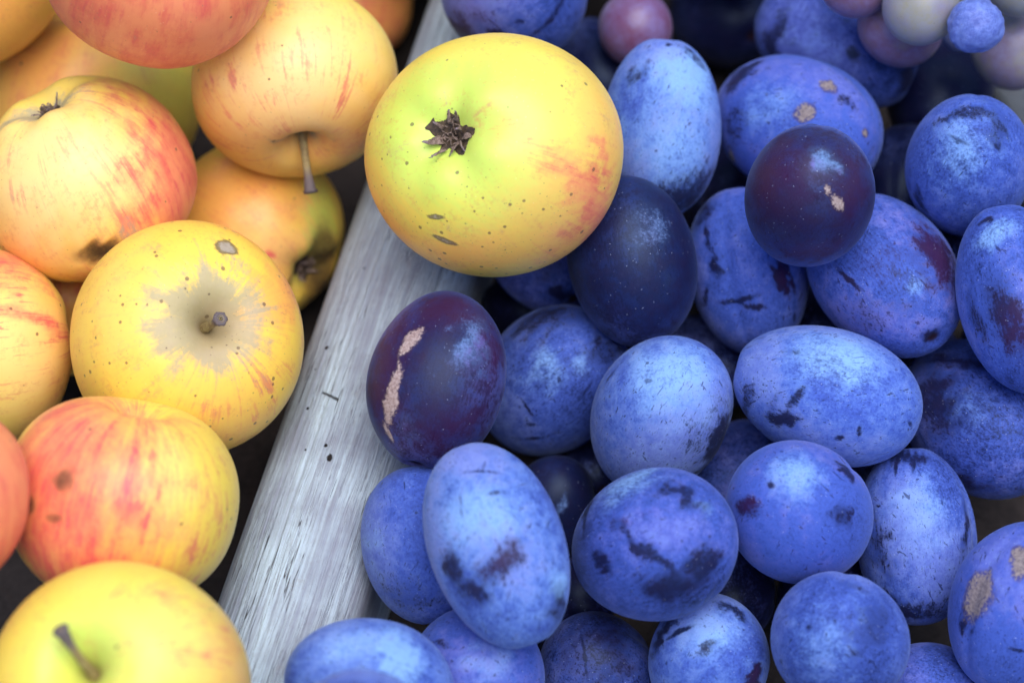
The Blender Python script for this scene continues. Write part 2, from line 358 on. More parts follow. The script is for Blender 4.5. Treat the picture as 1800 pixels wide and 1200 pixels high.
# ---------------------------------------------------------------- fruit builders
def plum(k, loc, q, dim, label, group, par, marks, deep):
    SEED[0] += 1; rng = np.random.default_rng(100+SEED[0]); b, a = dim
    nu, nv = (72, 50) if deep else (160, 112)
    th, ph, faces = sphere_grid(nu, nv); s, c = np.sin(th), np.cos(th)
    egg = rng.uniform(-.02, .11); pw = rng.uniform(.93, 1.0)
    rho = b*s**pw*(1-egg*c*.6); z = a*c
    u = np.stack([s*np.cos(ph), s*np.sin(ph), c], 1)
    l = 1+lumps(rng, u, .014)
    g0 = rng.uniform(0, 6.28); dphi = np.angle(np.exp(1j*(ph-g0)))
    rho = rho*l*(1-.042*np.exp(-(dphi/.12)**2)*np.clip(s, 0, 1)**.4)
    z = z*l - a*.06*np.exp(-(rho/(b*.15))**2)*(c > 0) + a*.012*np.exp(-(rho/(b*.08))**2)*(c < 0)
    fl = rng.uniform(.97, 1.0)
    V = np.stack([rho*np.cos(ph), rho*np.sin(ph)*fl, z], 1)
    nr = np.stack([V[:, 0]/b**2, V[:, 1]/b**2, V[:, 2]/a**2], 1); nr /= np.linalg.norm(nr, axis=1)[:, None]
    at = mark_attrs(V, nr, ('rub', 'red', 'scar', 'pale'), marks)
    at['low'] = .5+lumps(rng, u, .16, 1.2, 3.0, 9)
    at['pit'] = np.exp(-(rho/1.5)**4)*(c > 0)
    o = make('plum', V/1000, faces, 'plum', None, True, at); lay(o, loc, q)
    o['seed'] = float(SEED[0]*.731); o['bloom'] = float(par.get('bloom', .7)); o['pale_all'] = float(par.get('pale', .05)+rng.uniform(-.08, .16)); o['red_all'] = float(par.get('red', .0)+rng.uniform(0, .22)); o['scar_light'] = float(par.get('scar', .15))  # low bloom on deep plums puts the gap shade into their colour
    tagit(o, label, 'plum', group); return o

def apple_surface(rng, R, H, nu, nv):
    th, ph, faces = sphere_grid(nu, nv); s, c = np.sin(th), np.cos(th)
    rho = R*np.clip(s, 0, 1)**.93*(1+.035*c); z = H*np.sign(c)*np.abs(c)**.9
    u = np.stack([s*np.cos(ph), s*np.sin(ph), c], 1)
    l = 1+lumps(rng, u, .018, .8, 2.2); rho, z = rho*l, z*l
    p5 = rng.uniform(0, 6.28)
    z = z - (.40*H*np.exp(-(rho/(.20*R))**1.5) + .05*H*np.exp(-(rho/(.45*R))**2))*(c > 0)
    z = z + (.27*H*np.exp(-(rho/(.25*R))**1.7))*(c < 0) - .026*H*np.cos(5*ph+p5)*np.exp(-((rho-.36*R)/(.2*R))**2)*(c < 0)
    rho = rho*(1+.012*np.cos(5*ph+p5)*np.clip(-c, 0, 1))
    V = np.stack([rho*np.cos(ph), rho*np.sin(ph), z], 1)
    return V, faces, rho, c, u

def apple(k, loc, q, dim, label, group, par, marks, deep, tip):
    SEED[0] += 1; rng = np.random.default_rng(300+SEED[0]); R, H = dim
    root = bpy.data.objects.new('apple', None); COL.objects.link(root); lay(root, loc, q); tagit(root, label, 'apple', group)
    V, faces, rho, c, u = apple_surface(rng, R, H, *((96, 70) if deep else (192, 136)))
    V[:, 1] *= par.get('flat', 1.0)
    at = mark_attrs(V, u, ('blush', 'gold', 'green', 'russet', 'dirt', 'scar', 'pale', 'streak', 'dots'), marks)
    at['low'] = .5+lumps(rng, u, .16, 1.0, 2.4, 9)
    at['cav'] = np.exp(-(rho/(.085*R))**2)*(c > 0)
    if k in ('A5',):    # the rotten pit is sunken
        V = V - u*(np.clip(at['dirt'], 0, 1)*1.0)[:, None]
    o = make('skin', V/1000, faces, 'apple', root, True, at); o['seed'] = float(SEED[0]*.577)
    if tip is not None:
        zb = V[0][2]; b = Vector((0, 0, zb-.5)); t = Vector(tip); m = Vector((t.x*.22, t.y*.22, zb+(t.z-zb)*.55))
        pth = []; n = 22
        for i in range(n):
            s = i/(n-1); pth.append(((1-s)**2*b+2*s*(1-s)*m+s*s*t)/1000)
        r = R*(.046 if k == 'A4' else .042)
        rad = [r/1000*(1.25-.45*math.sin(min(1, i/(n-1)*1.15)*math.pi*.8)+.75*max(0, i/(n-1)-.8)**1.0*2.2) for i in range(n)]
        VV, ff = tube(pth, rad, 16)
        st = make('stem', VV, ff, 'stem', root, True, {'tip': [max(0, (i//16)/(n-1)-.35)*1.5 for i in range(len(VV))]}); st['seed'] = .3*SEED[0]
        # concave cut face at the tip
        e = pth[-1]; d = (pth[-1]-pth[-3]).normalized(); a1 = d.cross(Vector((.2, .5, .7))).normalized(); a2 = d.cross(a1)
        rr = rad[-1]; VV, ff = [], []
        for j, (fr, h) in enumerate(((1.12, -.35), (1.08, .12), (.72, .2), (.45, -.05), (.2, .05))):
            for i in range(16):
                an = 2*math.pi*i/16; jt = 1+.1*math.sin(i*2.3+j); VV.append(e+(a1*math.cos(an)+a2*math.sin(an))*rr*fr*jt+d*rr*h)
        ff = grid_faces(16, 5, True)+[tuple(range(64, 80))]
        tp = make('stem_tip', VV, ff, 'stem', st, True, {'tip': [1 if i < 48 else .2 for i in range(80)]}); tp['seed'] = .4
    cy = par.get('calyx')
    if cy:
        rr = random.Random(k); S = R*cy; lo = c < -.3; od = np.argsort(rho[lo]); ro, zo = rho[lo][od], V[:, 2][lo][od]
        surf = lambda x: float(np.interp(x, ro, zo))
        VV = []          # dark fuzzy cup sunk in the basin
        for j in range(7):
            for i in range(28):
                an = 2*math.pi*i/28; fr = j/6; wob = 1+.2*math.sin(2*an+.6)+.13*math.sin(5*an)+.07*math.sin(11*an); ra = S*.17*(1-fr*.9)*wob
                VV.append((ra*math.cos(an)/1000, ra*math.sin(an)/1000, (surf(ra)+.25-.75*math.sin(min(1, fr*2.2)*1.57)+.45*max(0, fr-.35)+.12*math.sin(an*9+j*2))/1000))
        cc = make('calyx', VV, grid_faces(28, 7, True)+[tuple(range(168, 196))], 'core', root, True, {'tip': [0]*196}); cc['seed'] = .9
        ns = 10
        for i in range(ns):
            an = 2*math.pi*i/ns+rr.uniform(-.3, .3); L = S*rr.uniform(.05, .17); wd = S*rr.uniform(.010, .026); lift = rr.uniform(.1, 1.1); curl = rr.uniform(-1.5, 2.0); tw = rr.uniform(-1.2, 1.2); bend = rr.uniform(-1, 1)
            VV = []; nseg = 10; x, h, ag = S*rr.uniform(.075, .12), .75, lift
            for j in range(nseg):
                s = j/(nseg-1); wj = wd*(1-s**2)*(1+.25*math.sin(s*8+i))+.1; a_ = an+bend*s*.5
                for kk in (-1, -.35, .35, 1):
                    ta = tw*s; lx = kk*wj*math.cos(ta); lz = kk*wj*math.sin(ta)*.8+.4*wj*abs(kk)
                    VV.append(((x*math.cos(a_)-lx*math.sin(a_))/1000, (x*math.sin(a_)+lx*math.cos(a_))/1000, (surf(math.hypot(x, lx))-.15-max(h+lz, .08))/1000))
                x += L/nseg*math.cos(ag); h += L/nseg*math.sin(ag); ag -= curl*1.3/nseg
            se = make('sepal', VV, grid_faces(4, nseg, False), 'sepal', root, True, {'tip': [((j//4)/(nseg-1))**2 for j in range(len(VV))]}); se['seed'] = rr.random()
            mo = se.modifiers.new('thick', 'SOLIDIFY'); mo.thickness = .00025
        for i in range(22):
            an = rr.uniform(0, 6.28); r0 = S*rr.uniform(.02, .12); r1 = S*rr.uniform(.0, .14); a2 = an+rr.uniform(-1.2, 1.2); h = rr.uniform(.8, 2.0)
            pth = [Vector((r0*math.cos(an)*(1-s)+r1*math.cos(a2)*s, r0*math.sin(an)*(1-s)+r1*math.sin(a2)*s, surf(r0*(1-s)+r1*s)-.5-h*math.sin(s*2.3)))/1000 for s in [j/7 for j in range(8)]]
            VV, ff = tube(pth, [.00012]*7+[.0002], 6); sm = make('stamen', VV, ff, 'sepal', root, True, {'tip': [0]*len(VV)}); sm['seed'] = rr.random()
    return root

BUNCH = []
def grape(k, loc, q, dim, label, group, par, marks):
    SEED[0] += 1; rng = np.random.default_rng(500+SEED[0]); b, a = dim
    th, ph, faces = sphere_grid(72, 50); s, c = np.sin(th), np.cos(th); u = np.stack([s*np.cos(ph), s*np.sin(ph), c], 1)
    rs = par.get('raisin', 0); l = 1+lumps(rng, u, .008+.03*rs)
    if rs:
        for kx in (6, 9, 13): l += .034*rs*np.abs(np.sin(u@(rng.normal(size=3)*np.array([.35, .35, 1.0]))*kx+lumps(rng, u, 1.2)))*(13/kx)**.3
        l -= .034*rs*3*.6
    V = np.stack([b*s*np.cos(ph)*l, b*s*np.sin(ph)*l, a*c*l], 1)
    at = mark_attrs(V, u, ('red',), marks); at['pole'] = np.exp(-(b*s/.6)**2)*(c < 0)
    o = make('grape', V/1000, faces, 'grape', None, True, at); o.location = tuple(v/1000 for v in loc); o.rotation_mode = 'QUATERNION'; o.rotation_quaternion = q
    o['seed'] = SEED[0]*.37; o['tone'] = float(par.get('tone', 0)); o['raisin'] = float(rs)
    if label: tagit(o, label, 'grape', group)
    else: BUNCH.append(o)

DEEP = {'D1', 'D2', 'D3', 'D4', 'D5', 'D6', 'D7', 'D8', 'D9', 'D10', 'A15', 'P5', 'P32', 'P34', 'P35', 'P36', 'P38', 'P39', 'P40', 'P24', 'P23', 'A12', 'A13', 'A14', 'A1', 'A10', 'P43', 'P30'}
def F(k, kind, loc, q, dim, label, group, par, marks=None, tip=None):
    if kind == 'plum': plum(k, loc, q, dim, label, group, par, marks or [], k in DEEP)
    elif kind == 'apple': apple(k, loc, q, dim, label, group, par, marks or [], k in DEEP, tip)
    else: grape(k, loc, q, dim, label, group, par, marks or [])
F('A12', 'apple', (-45.582,127.53,17.727), (0.02723,-0.014234,-0.50583,-0.86209), (17.901,16.111),
  "dark brownish orange apple in the shade left of the rail's far end", 'apples heaped beside the rail', {},
  marks=[('gold',(-4.3446,12.967,-10.396),(-0.039818,-0.0066209,0.0067896),(0.00013556,0.023945,0.024145),1),
   ('blush',(-4.3324,15.155,-7.6359),(-0.049393,-0.0101,0.0064613),(0.00013996,0.025507,0.040942),0.6)])
F('A13', 'apple', (-115.75,28.859,20.936), (0.9689,-0.23292,0.058519,0.059585), (22.292,20.062),
  'shadowed apple glimpsed deep between the pitted, russeted and left edge apples', 'apples heaped beside the rail', {},
  marks=[('gold',(1.3878e-14,-18.763,10.833),(0.042056,2.0548e-17,-1.4814e-17),(1.3588e-19,0.024299,0.03409),0.9),
   ('blush',(1.403,-14.676,15.048),(0.11177,0.004041,-0.0052488),(7.6399e-05,0.081496,0.06437),0.5)])
F('P5', 'plum', (59.381,125.47,16.018), (0.86081,0.47823,0.17062,0.034497), (14.724,19.141),
  'very dark blurred plum at the top between the loose grape and bunch', 'plums heaped in the crate', dict(bloom=.25),
  marks=[('rub',(-7.3712,4.5854,15.46),(0.049647,0.013041,0.033467),(0.0030516,0.062615,-0.028926),0.6)])
F('P36', 'plum', (113.38,86.216,31.116), (0.80429,0.53963,-0.24871,-0.0078704), (13.837,17.987),
  'almost black plum in the hollow under the grape bunch', 'plums heaped in the crate', dict(bloom=.05),
  marks=[('rub',(5.4677,7.694,13.152),(0.057527,-0.016335,-0.024268),(-0.0053171,0.051785,-0.047461),0.8)])
F('P35', 'plum', (22.214,97.203,26.765), (0.81244,0.55961,0.16327,0.010718), (13.095,17.024),
  'dark plum in shadow between large apple and the loose grape', 'plums heaped in the crate', dict(bloom=.25),
  marks=[('rub',(-5.359,7.4195,12.175),(0.056954,0.017193,0.02466),(0.005538,0.050832,-0.048231),0.5)])
F('P32', 'plum', (101.19,54.096,35.921), (0.78372,0.60364,-0.14594,0.0099152), (13.068,16.989),
  'dark plum in shadow left of the rounded one by the side board', 'plums heaped in the crate', dict(bloom=.2),
  marks=[('rub',(-0.81148,11.13,8.84),(0.10989,0.0096144,-0.0034099),(-0.0065558,0.042499,-0.091448),0.7)])
F('P40', 'plum', (113.06,26.254,38.093), (0.84005,0.53393,0.095973,0.0041022), (12.341,16.044),
  'dark plum in the gap between pitted plum and tall right edge plum', 'plums heaped in the crate', dict(bloom=.2),
  marks=[])
F('P34', 'plum', (49.632,12.628,13.772), (0.85745,0.36671,0.35719,0.052227), (12.441,16.174),
  'shadowed plum below the scratched plum, behind the central pale one', 'plums heaped in the crate', dict(bloom=.35),
  marks=[])
F('P39', 'plum', (51.324,-51.604,13.716), (0.87062,0.47375,0.13241,-0.0077724), (12.577,16.35),
  'shadowed plum in the black gap under the reddish blotched plum', 'plums heaped in the crate', dict(bloom=.15),
  marks=[])
F('P24', 'plum', (56.946,-19.147,13.851), (0.85434,0.38105,-0.35182,-0.033504), (12.589,16.366),
  'half hidden blue plum between central pale and reddish blotched plums', 'plums heaped in the crate', dict(bloom=.6),
  marks=[])
F('P23', 'plum', (9.606,-29.449,13.488), (0.2296,0.22021,-0.91366,0.25302), (11.042,14.354),
  'dark little seen plum between longest lavender and diagonally banded plums', 'plums heaped in the crate', dict(bloom=.35),
  marks=[('rub',(7.1313,-6.815,-6.4503),(-0.043337,-0.034095,-0.020093),(0.00064497,0.029273,-0.051063),0.8),
   ('pale',(4.5245,-8.917,-6.0884),(-0.31061,-0.12324,-0.085049),(0.023084,0.11042,-0.24431),0.6)])
F('P15', 'plum', (7.9686,34.527,33.491), (0.74497,0.59432,0.30203,-0.024257), (14.208,18.47),
  "shaded blue plum with stem pit under the large apple's lower edge", 'plums heaped in the crate', dict(bloom=.55),
  marks=[('rub',(-4.4227,0.8663,17.516),(0.36697,0.17158,0.14225),(-0.15836,0.4241,-0.10302),1),
   ('rub',(-8.6525,5.9017,12.481),(0.16832,0.10462,0.1136),(-0.0080096,0.17445,-0.14879),0.5)])
F('P38', 'plum', (93.56,-24.144,14.086), (0.39563,0.19161,0.89663,0.052984), (12.187,15.843),
  'dark plum in the gap between sideways and egg shaped plums', 'plums heaped in the crate', dict(bloom=.2),
  marks=[])
F('A16', 'apple', (-33.562,141.91,58.27), (0.99735,-0.068821,0.019012,0.013787), (29.474,26.527),  # out-of-view apple added to throw shade on the far apples
  'unseen apple added for shade beyond the top edge, behind the peach yellow stemmed one', 'apples heaped beside the rail', {},
  marks=[])
F('A3', 'apple', (-112.68,89.351,27.002), (0.052029,0.058555,-0.95648,0.28109), (29.413,25.884),
  'shaded yellow green apple behind the coral red one at the top', 'apples heaped beside the rail', {},
  marks=[('green',(-20.555,-18.192,-9.3004),(-0.037983,0.029719,0.019989),(-0.00020706,0.02674,-0.040151),0.6),
   ('gold',(5.7773,-24.002,-14.071),(-0.031158,-0.004734,-0.0036533),(7.0501e-05,0.024792,-0.032728),1),
   ('blush',(8.6739,-22.36,-14.985),(-0.049696,-0.010904,-0.0096769),(0.00022541,0.043761,-0.050468),0.3),
   ('blush',(7.2531,-17.797,-19.595),(-0.096895,0.082064,-0.085493),(0.13515,0.11538,-0.042414),0.45)])
F('A6', 'apple', (-66.95,47.007,23.44), (0.45912,0.021238,-0.75708,-0.46431), (23.382,22.681),
  'shaded peach apple wedged under the stemmed apple, dark calyx against the rail', 'apples heaped beside the rail', dict(calyx=.9),
  marks=[('gold',(19.712,12.347,-2.3186),(-0.021362,0.026919,-0.036009),(-0.019531,0.039368,0.041016),1),
   ('blush',(17.851,14.658,-3.5286),(-0.029652,0.026216,-0.038677),(-0.026396,0.045156,0.050844),0.2),
   ('pale',(14.837,4.0964,-17.073),(-0.084385,0.037555,-0.060519),(0.017998,0.10084,0.037481),0.4),
   ('green',(-0.70136,9.4064,-20.753),(-0.13687,-0.022274,-0.0051466),(-0.0098746,0.05517,0.023842),0.7),
   ('dirt',(-5.463,0.90907,-22.035),(-0.2162,0.092985,0.054042),(0.033754,0.081226,-0.0047207),0.9),  # dark calyx hollow: its shade is painted into the skin colour
   ('gold',(12.589,0.28468,-19.111),(-0.051949,0.024426,-0.031854),(0.021025,0.062859,0.013912),0.9),
   ('blush',(12.975,19.07,3.7229),(-0.15747,0.14418,-0.17848),(-0.25404,0.10821,0.31154),0.8),
   ('blush',(14.557,2.7201,-17.552),(-0.36956,0.087473,-0.27564),(0.085376,1.0557,0.22057),0.8)])
F('A1', 'apple', (-141.97,100.03,70.402), (0.25236,0.22026,0.94215,0.012567), (29.292,26.362),
  'gold apple cut off by the top left corner of the photo', 'apples heaped beside the rail', {},
  marks=[('gold',(-23.051,-18.07,0.34803),(-0.020808,0.027185,0.026986),(-0.01474,0.018099,-0.029598),0.8)])
F('A4', 'apple', (-53.93,62.283,67.183), (0.66993,0.7302,0.13145,-0.02691), (25.75,21.372),
  'peach yellow apple whose thin stem hangs from its underside', 'apples heaped beside the rail', {}, tip=(1.5079,-4.839,28.853),
  marks=[('gold',(-11.906,11.482,16.38),(0.038575,0.01116,0.013927),(-0.0036887,0.037887,-0.020143),0.85),
   ('green',(13.341,22.025,0.027401),(0.085268,-0.051737,0.048715),(0.015782,-0.0094915,-0.037704),0.25),
   ('pale',(-4.5934,21.385,11.278),(0.049205,0.0071382,0.0044815),(-0.0009763,0.03837,-0.050397),0.95),
   ('gold',(-2.7061,3.3553,21.071),(0.034439,0.0053955,0.002455),(-0.0078693,0.053201,-0.0065324),0.7),
   ('blush',(-21.478,3.4605,11.435),(0.059823,0.030447,0.07106),(-0.0058138,0.056444,-0.01929),0.25),
   ('blush',(-3.5043,9.1675,19.759),(0.043074,0.0064983,0.0031856),(-0.010538,0.083581,-0.028002),0.2),
   ('streak',(7.1641,14.578,16.584),(0.10449,-0.0044563,-0.028398),(-0.0066433,0.05889,-0.033685),0.8),
   ('streak',(-9.7945,18.339,12.609),(0.053558,0.015867,0.012762),(-0.0022097,0.043325,-0.044592),0.75),
   ('blush',(9.0875,1.5434,19.956),(0.12473,0.046929,-0.041629),(-0.07269,0.20379,0.011946),0.4),
   ('russet',(-0.97416,3.0475,21.207),(0.15331,0.023579,0.0025173),(-0.046305,0.30445,-0.031605),0.7)])
F('A5', 'apple', (-104.56,35.352,64.194), (0.2581,0.26875,0.91346,-0.16354), (26.593,23.934),
  'peach apple with red right flank and a dark rotten pit at its lower edge', 'apples heaped beside the rail', dict(calyx=.8),
  marks=[('gold',(-7.5749,-25.489,0.32457),(-0.033614,0.010331,0.0217),(-0.030455,0.0082475,-0.051102),0.8),
   ('pale',(-16.794,-14.327,-13.347),(-0.035428,0.025017,0.014357),(0.0094542,0.037758,-0.042465),1),
   ('blush',(-25.933,-5.8699,0.40143),(-0.012757,0.05926,0.034305),(-0.0072378,0.027708,-0.050556),0.2),
   ('blush',(-24.377,7.847,6.4526),(0.030449,0.047885,0.046005),(-0.00052484,0.034993,-0.036075),1.1),
   ('blush',(-21.048,-6.0444,13.579),(-0.029912,0.071225,-0.011874),(-0.038034,-0.025464,-0.056934),0.6),
   ('streak',(-26.504,0.95175,1.7638),(0.0063577,0.073158,0.045407),(-0.0032399,0.033975,-0.054284),0.55),
   ('streak',(-10.868,-18.282,-14.368),(-0.069833,0.029695,0.012183),(0.016555,0.074662,-0.087093),0.5),
   ('dirt',(-17.327,-17.573,8.9164),(-0.14044,0.14867,0.016275),(-0.12168,-0.08,-0.31925),1),
   ('russet',(-21.334,-11.858,9.5014),(-0.063813,0.12483,0.010137),(-0.10104,-0.033942,-0.21807),0.5),
   ('russet',(0.23917,-1.9002,-23.872),(-0.055193,0.08427,-0.0058814),(0.15288,0.099767,-0.0051919),0.8)])
F('A2', 'apple', (-82.754,68.571,111.74), (0.98396,0.037477,0.14261,0.10041), (28.808,27.943),
  'coral red apple at the top, lying above the apple with hanging stem', 'apples heaped beside the rail', dict(tone=.6),
  marks=[('blush',(-4.0839,-22.577,16.898),(0.019961,-0.001464,0.0026988),(-0.0013748,0.014665,0.018124),1.4),
   ('pale',(0.42628,-26.384,11.211),(0.13994,0.017575,0.033912),(-0.080249,0.12013,0.2689),0.25)])
F('P4', 'plum', (84.177,87.175,50.964), (0.62908,0.40539,0.66013,0.064333), (15.866,22.452),
  'blurred dark blue plum behind the scabbed one, just under the grapes', 'plums heaped in the crate', dict(bloom=.55),
  marks=[('rub',(-15.446,-1.0167,4.9238),(0.059159,0.26581,0.48155),(-0.067122,0.44527,-0.23754),1),
   ('rub',(-10.216,-6.2666,-14.712),(-0.1743,0.0063528,0.23696),(-0.036273,0.09335,-0.029184),0.8),
   ('rub',(-13.728,-7.3694,-4.2368),(-0.0072553,-0.01789,0.10939),(-0.11234,0.20192,0.025573),0.6),
   ('rub',(-7.1498,-0.62535,20.023),(0.15119,0.19914,0.12056),(-0.13258,0.15228,-0.085275),0.9)])
F('P44', 'plum', (33.946,138.33,46.383), (0.4239,0.23058,0.85528,0.18876), (17.999,23.399),  # plum added above the view to shade the far plums
  'unseen plum added for shade beyond the top edge behind the loose grape', 'plums heaped in the crate', {},
  marks=[])
F('P45', 'plum', (59.665,120.35,63.509), (0.264,0.24367,0.93233,-0.041012), (17.434,22.665),  # second added plum out of view, blocking light from behind
  'unseen plum added for shade beyond the top edge behind the very dark blurred one', 'plums heaped in the crate', {},
  marks=[])
F('P1', 'plum', (0.72758,93.191,66.664), (0.09428,0.054381,0.98026,0.16506), (18.79,24.427),
  'blue plum with reddish dark left side behind the large apple on the rail', 'plums heaped in the crate', dict(bloom=.75),
  marks=[('red',(9.466,-12.731,-13.089),(-0.091726,-0.070284,0.0034216),(-0.013659,0.015752,-0.042588),1),
   ('rub',(14.466,-11.974,0.81618),(-0.13449,-0.15882,0.090844),(-0.016685,-0.022759,-0.064489),0.9),
   ('rub',(1.3131,-16.181,-12.298),(-0.39158,-0.093843,0.13801),(-0.28674,0.26237,-0.63516),0.8),
   ('rub',(-11.092,-13.07,-10.001),(0.098627,-0.1032,0.04307),(-0.33775,-0.030474,0.70039),0.7),
   ('rub',(-13.961,-9.049,-11.353),(0.08677,-0.1447,0.014598),(-0.33562,-0.11523,0.85266),0.7),
   ('rub',(-5.0824,-14.342,-14.332),(-0.63499,0.013833,0.35716),(-0.37021,0.53261,-0.67883),0.8)])
F('P3', 'plum', (71.583,56.501,56.702), (0.42976,0.077482,-0.80348,-0.40462), (17.622,22.909),
  'large blue plum with round brown scabs behind the dark purple one', 'plums heaped in the crate', dict(bloom=.95),
  marks=[('scar',(8.2339,13.085,-10.995),(-0.1914,-0.11768,-0.4789),(-0.44648,0.32943,0.097493),1),
   ('scar',(14.36,6.5908,-10.145),(-0.21379,0.27016,-0.2148),(0.015397,0.32646,0.39527),1),
   ('scar',(4.0381,4.5828,-21.489),(-0.97678,0.048902,-0.29258),(-0.049305,0.93268,0.3205),1),
   ('scar',(11.201,-11.265,9.9158),(-0.033208,-0.45472,-0.80966),(0.26797,0.20172,-0.12428),0.95),
   ('rub',(10.408,9.6038,13.634),(-0.059904,0.12336,-0.069575),(-0.14244,0.020623,0.1592),0.9),
   ('rub',(16.488,-1.9345,7.6833),(0.057134,-0.0032849,-0.20861),(0.012568,0.1111,0.0016926),0.6),
   ('rub',(6.8286,10.851,-15.717),(-0.14479,-0.12326,-0.25012),(-0.51098,0.40432,0.096559),0.7),
   ('pale',(16.875,5.025,-0.94569),(-0.019078,0.051344,-0.11426),(-0.04616,0.16408,0.081438),0.5)])
F('P7', 'plum', (111.16,35.493,68.757), (0.015567,0.0048441,0.99964,-0.021126), (15.501,20.151),
  'rounded blue plum near the grey side board at the right', 'plums heaped in the crate', dict(bloom=.85),
  marks=[('rub',(3.7217,0.47293,-19.552),(-0.11222,0.0065862,-0.035832),(0.013746,0.33215,0.018),0.7),
   ('rub',(-4.7789,-3.2881,-18.687),(-0.21744,-0.11463,0.12806),(-0.094289,0.16843,-0.0093356),0.6),
   ('rub',(12.575,-9.016,1.2145),(-0.25467,-0.37957,-0.30583),(0.087275,0.10549,-0.2036),0.8),
   ('rub',(4.7184,-5.7787,-17.664),(-0.28175,-0.18931,-0.022526),(-0.75,1.2379,-1.023),0.7),
   ('rub',(-4.6441,-7.0337,-16.912),(-0.72325,0.15278,0.22826),(-0.0053606,0.58056,-0.40557),0.8),
   ('pale',(4.1004,-8.1397,-16.3),(-0.14467,-0.097524,0.020798),(-0.067114,0.079218,-0.095386),0.6)])
F('P12', 'plum', (114.56,-14.764,33.123), (0.30325,-0.015618,-0.79954,-0.51821), (17.553,22.819),
  'shaded speckled blue plum lying below the tall one at right edge', 'plums heaped in the crate', dict(bloom=.65),
  marks=[('rub',(16.902,4.5271,1.8155),(-0.035303,0.14525,-0.05667),(-0.014841,0.033088,0.094055),0.85),
   ('rub',(9.9072,13.896,5.3388),(-0.034367,0.041647,-0.075421),(-0.23482,0.12713,0.1772),0.8),
   ('rub',(10.207,-9.4145,-13.959),(-0.057549,0.02286,-0.097173),(0.16228,0.21573,-0.045354),0.7),
   ('pale',(14.734,7.6944,-7.3356),(-0.073845,0.084014,-0.10173),(-0.036878,0.16049,0.15932),0.3)])
F('P9', 'plum', (58.895,22.191,42.159), (0.4052,0.61641,0.62063,-0.26584), (15.25,21.236),
  'scratched blue plum with a dark oval bare patch, left of purple scarred one', 'plums heaped in the crate', dict(bloom=.85),
  marks=[('rub',(-12.859,8.0106,2.4198),(0.18197,0.29721,-0.032734),(-0.025106,-0.0076877,-0.20936),1.1),
   ('red',(-12.859,8.0106,2.4198),(0.22096,0.3609,-0.039749),(-0.029589,-0.0090605,-0.24675),1),
   ('rub',(-14.155,-3.2505,6.4759),(-0.048391,0.19325,-0.017018),(-0.22657,-0.15455,-1.1107),0.95),
   ('rub',(-13.902,-0.133,8.7265),(0.021418,0.30837,0.075278),(-0.33392,0.27304,-1.0235),0.85),
   ('rub',(-12.844,-7.8829,-3.2481),(-0.34187,0.56672,-0.045564),(0.037678,-0.00036264,-0.28722),0.9),
   ('rub',(-10.821,-8.1855,-9.6941),(-0.51154,0.82459,-0.24291),(0.088929,-0.0010363,-0.19079),0.8),
   ('rub',(-9.8151,-11.321,3.9505),(-0.17167,0.12151,-0.15181),(0.34802,-0.43522,-0.74189),0.8),
   ('rub',(-5.7288,-8.6518,-15.562),(-0.17161,0.13215,-0.019969),(0.077609,0.079462,-0.14107),0.7),
   ('rub',(-8.5296,-0.26822,17.599),(0.06769,0.42069,0.076048),(-0.37965,0.12492,-0.35311),1),
   ('rub',(-7.1999,9.4167,13.36),(0.6768,0.79182,-0.37498),(-0.36711,0.080196,-0.49326),0.8)])
F('P10', 'plum', (90.621,12.281,55.631), (0.74878,0.58071,0.31871,-0.023106), (17.328,22.527),
  'blue plum with purple bare patches and a round stem pit at lower right', 'plums heaped in the crate', dict(bloom=.8,red=.3),
  marks=[('red',(-11.058,12.523,5.9781),(0.10598,0.097035,-0.012233),(-0.045499,0.02196,-0.21998),0.7),
   ('rub',(0.75685,15.949,8.753),(0.16384,-0.010446,0.0082233),(0.0073392,0.033372,-0.10384),0.8),
   ('red',(0.75685,15.949,8.753),(0.16384,-0.010446,0.0082233),(0.0073392,0.033372,-0.10384),1),
   ('rub',(-16.899,2.4368,3.8445),(0.026041,0.006015,0.18701),(0.18182,1.3244,-0.067918),1),
   ('pale',(-8.3616,10.269,14.528),(0.35429,0.24072,0.057041),(-0.12963,0.3078,-0.49379),0.6),
   ('rub',(-14.214,-2.5559,12.448),(0.064846,0.0022648,0.12593),(-0.027684,0.18543,0.010921),0.5),
   ('rub',(-1.8551,0.55325,22.386),(0.35425,0.36108,0.034534),(-0.31365,0.31317,-0.057008),1),
   ('rub',(-9.7471,4.8374,17.531),(0.088535,0.054825,0.057623),(-0.056306,0.28739,-0.18693),0.4)])
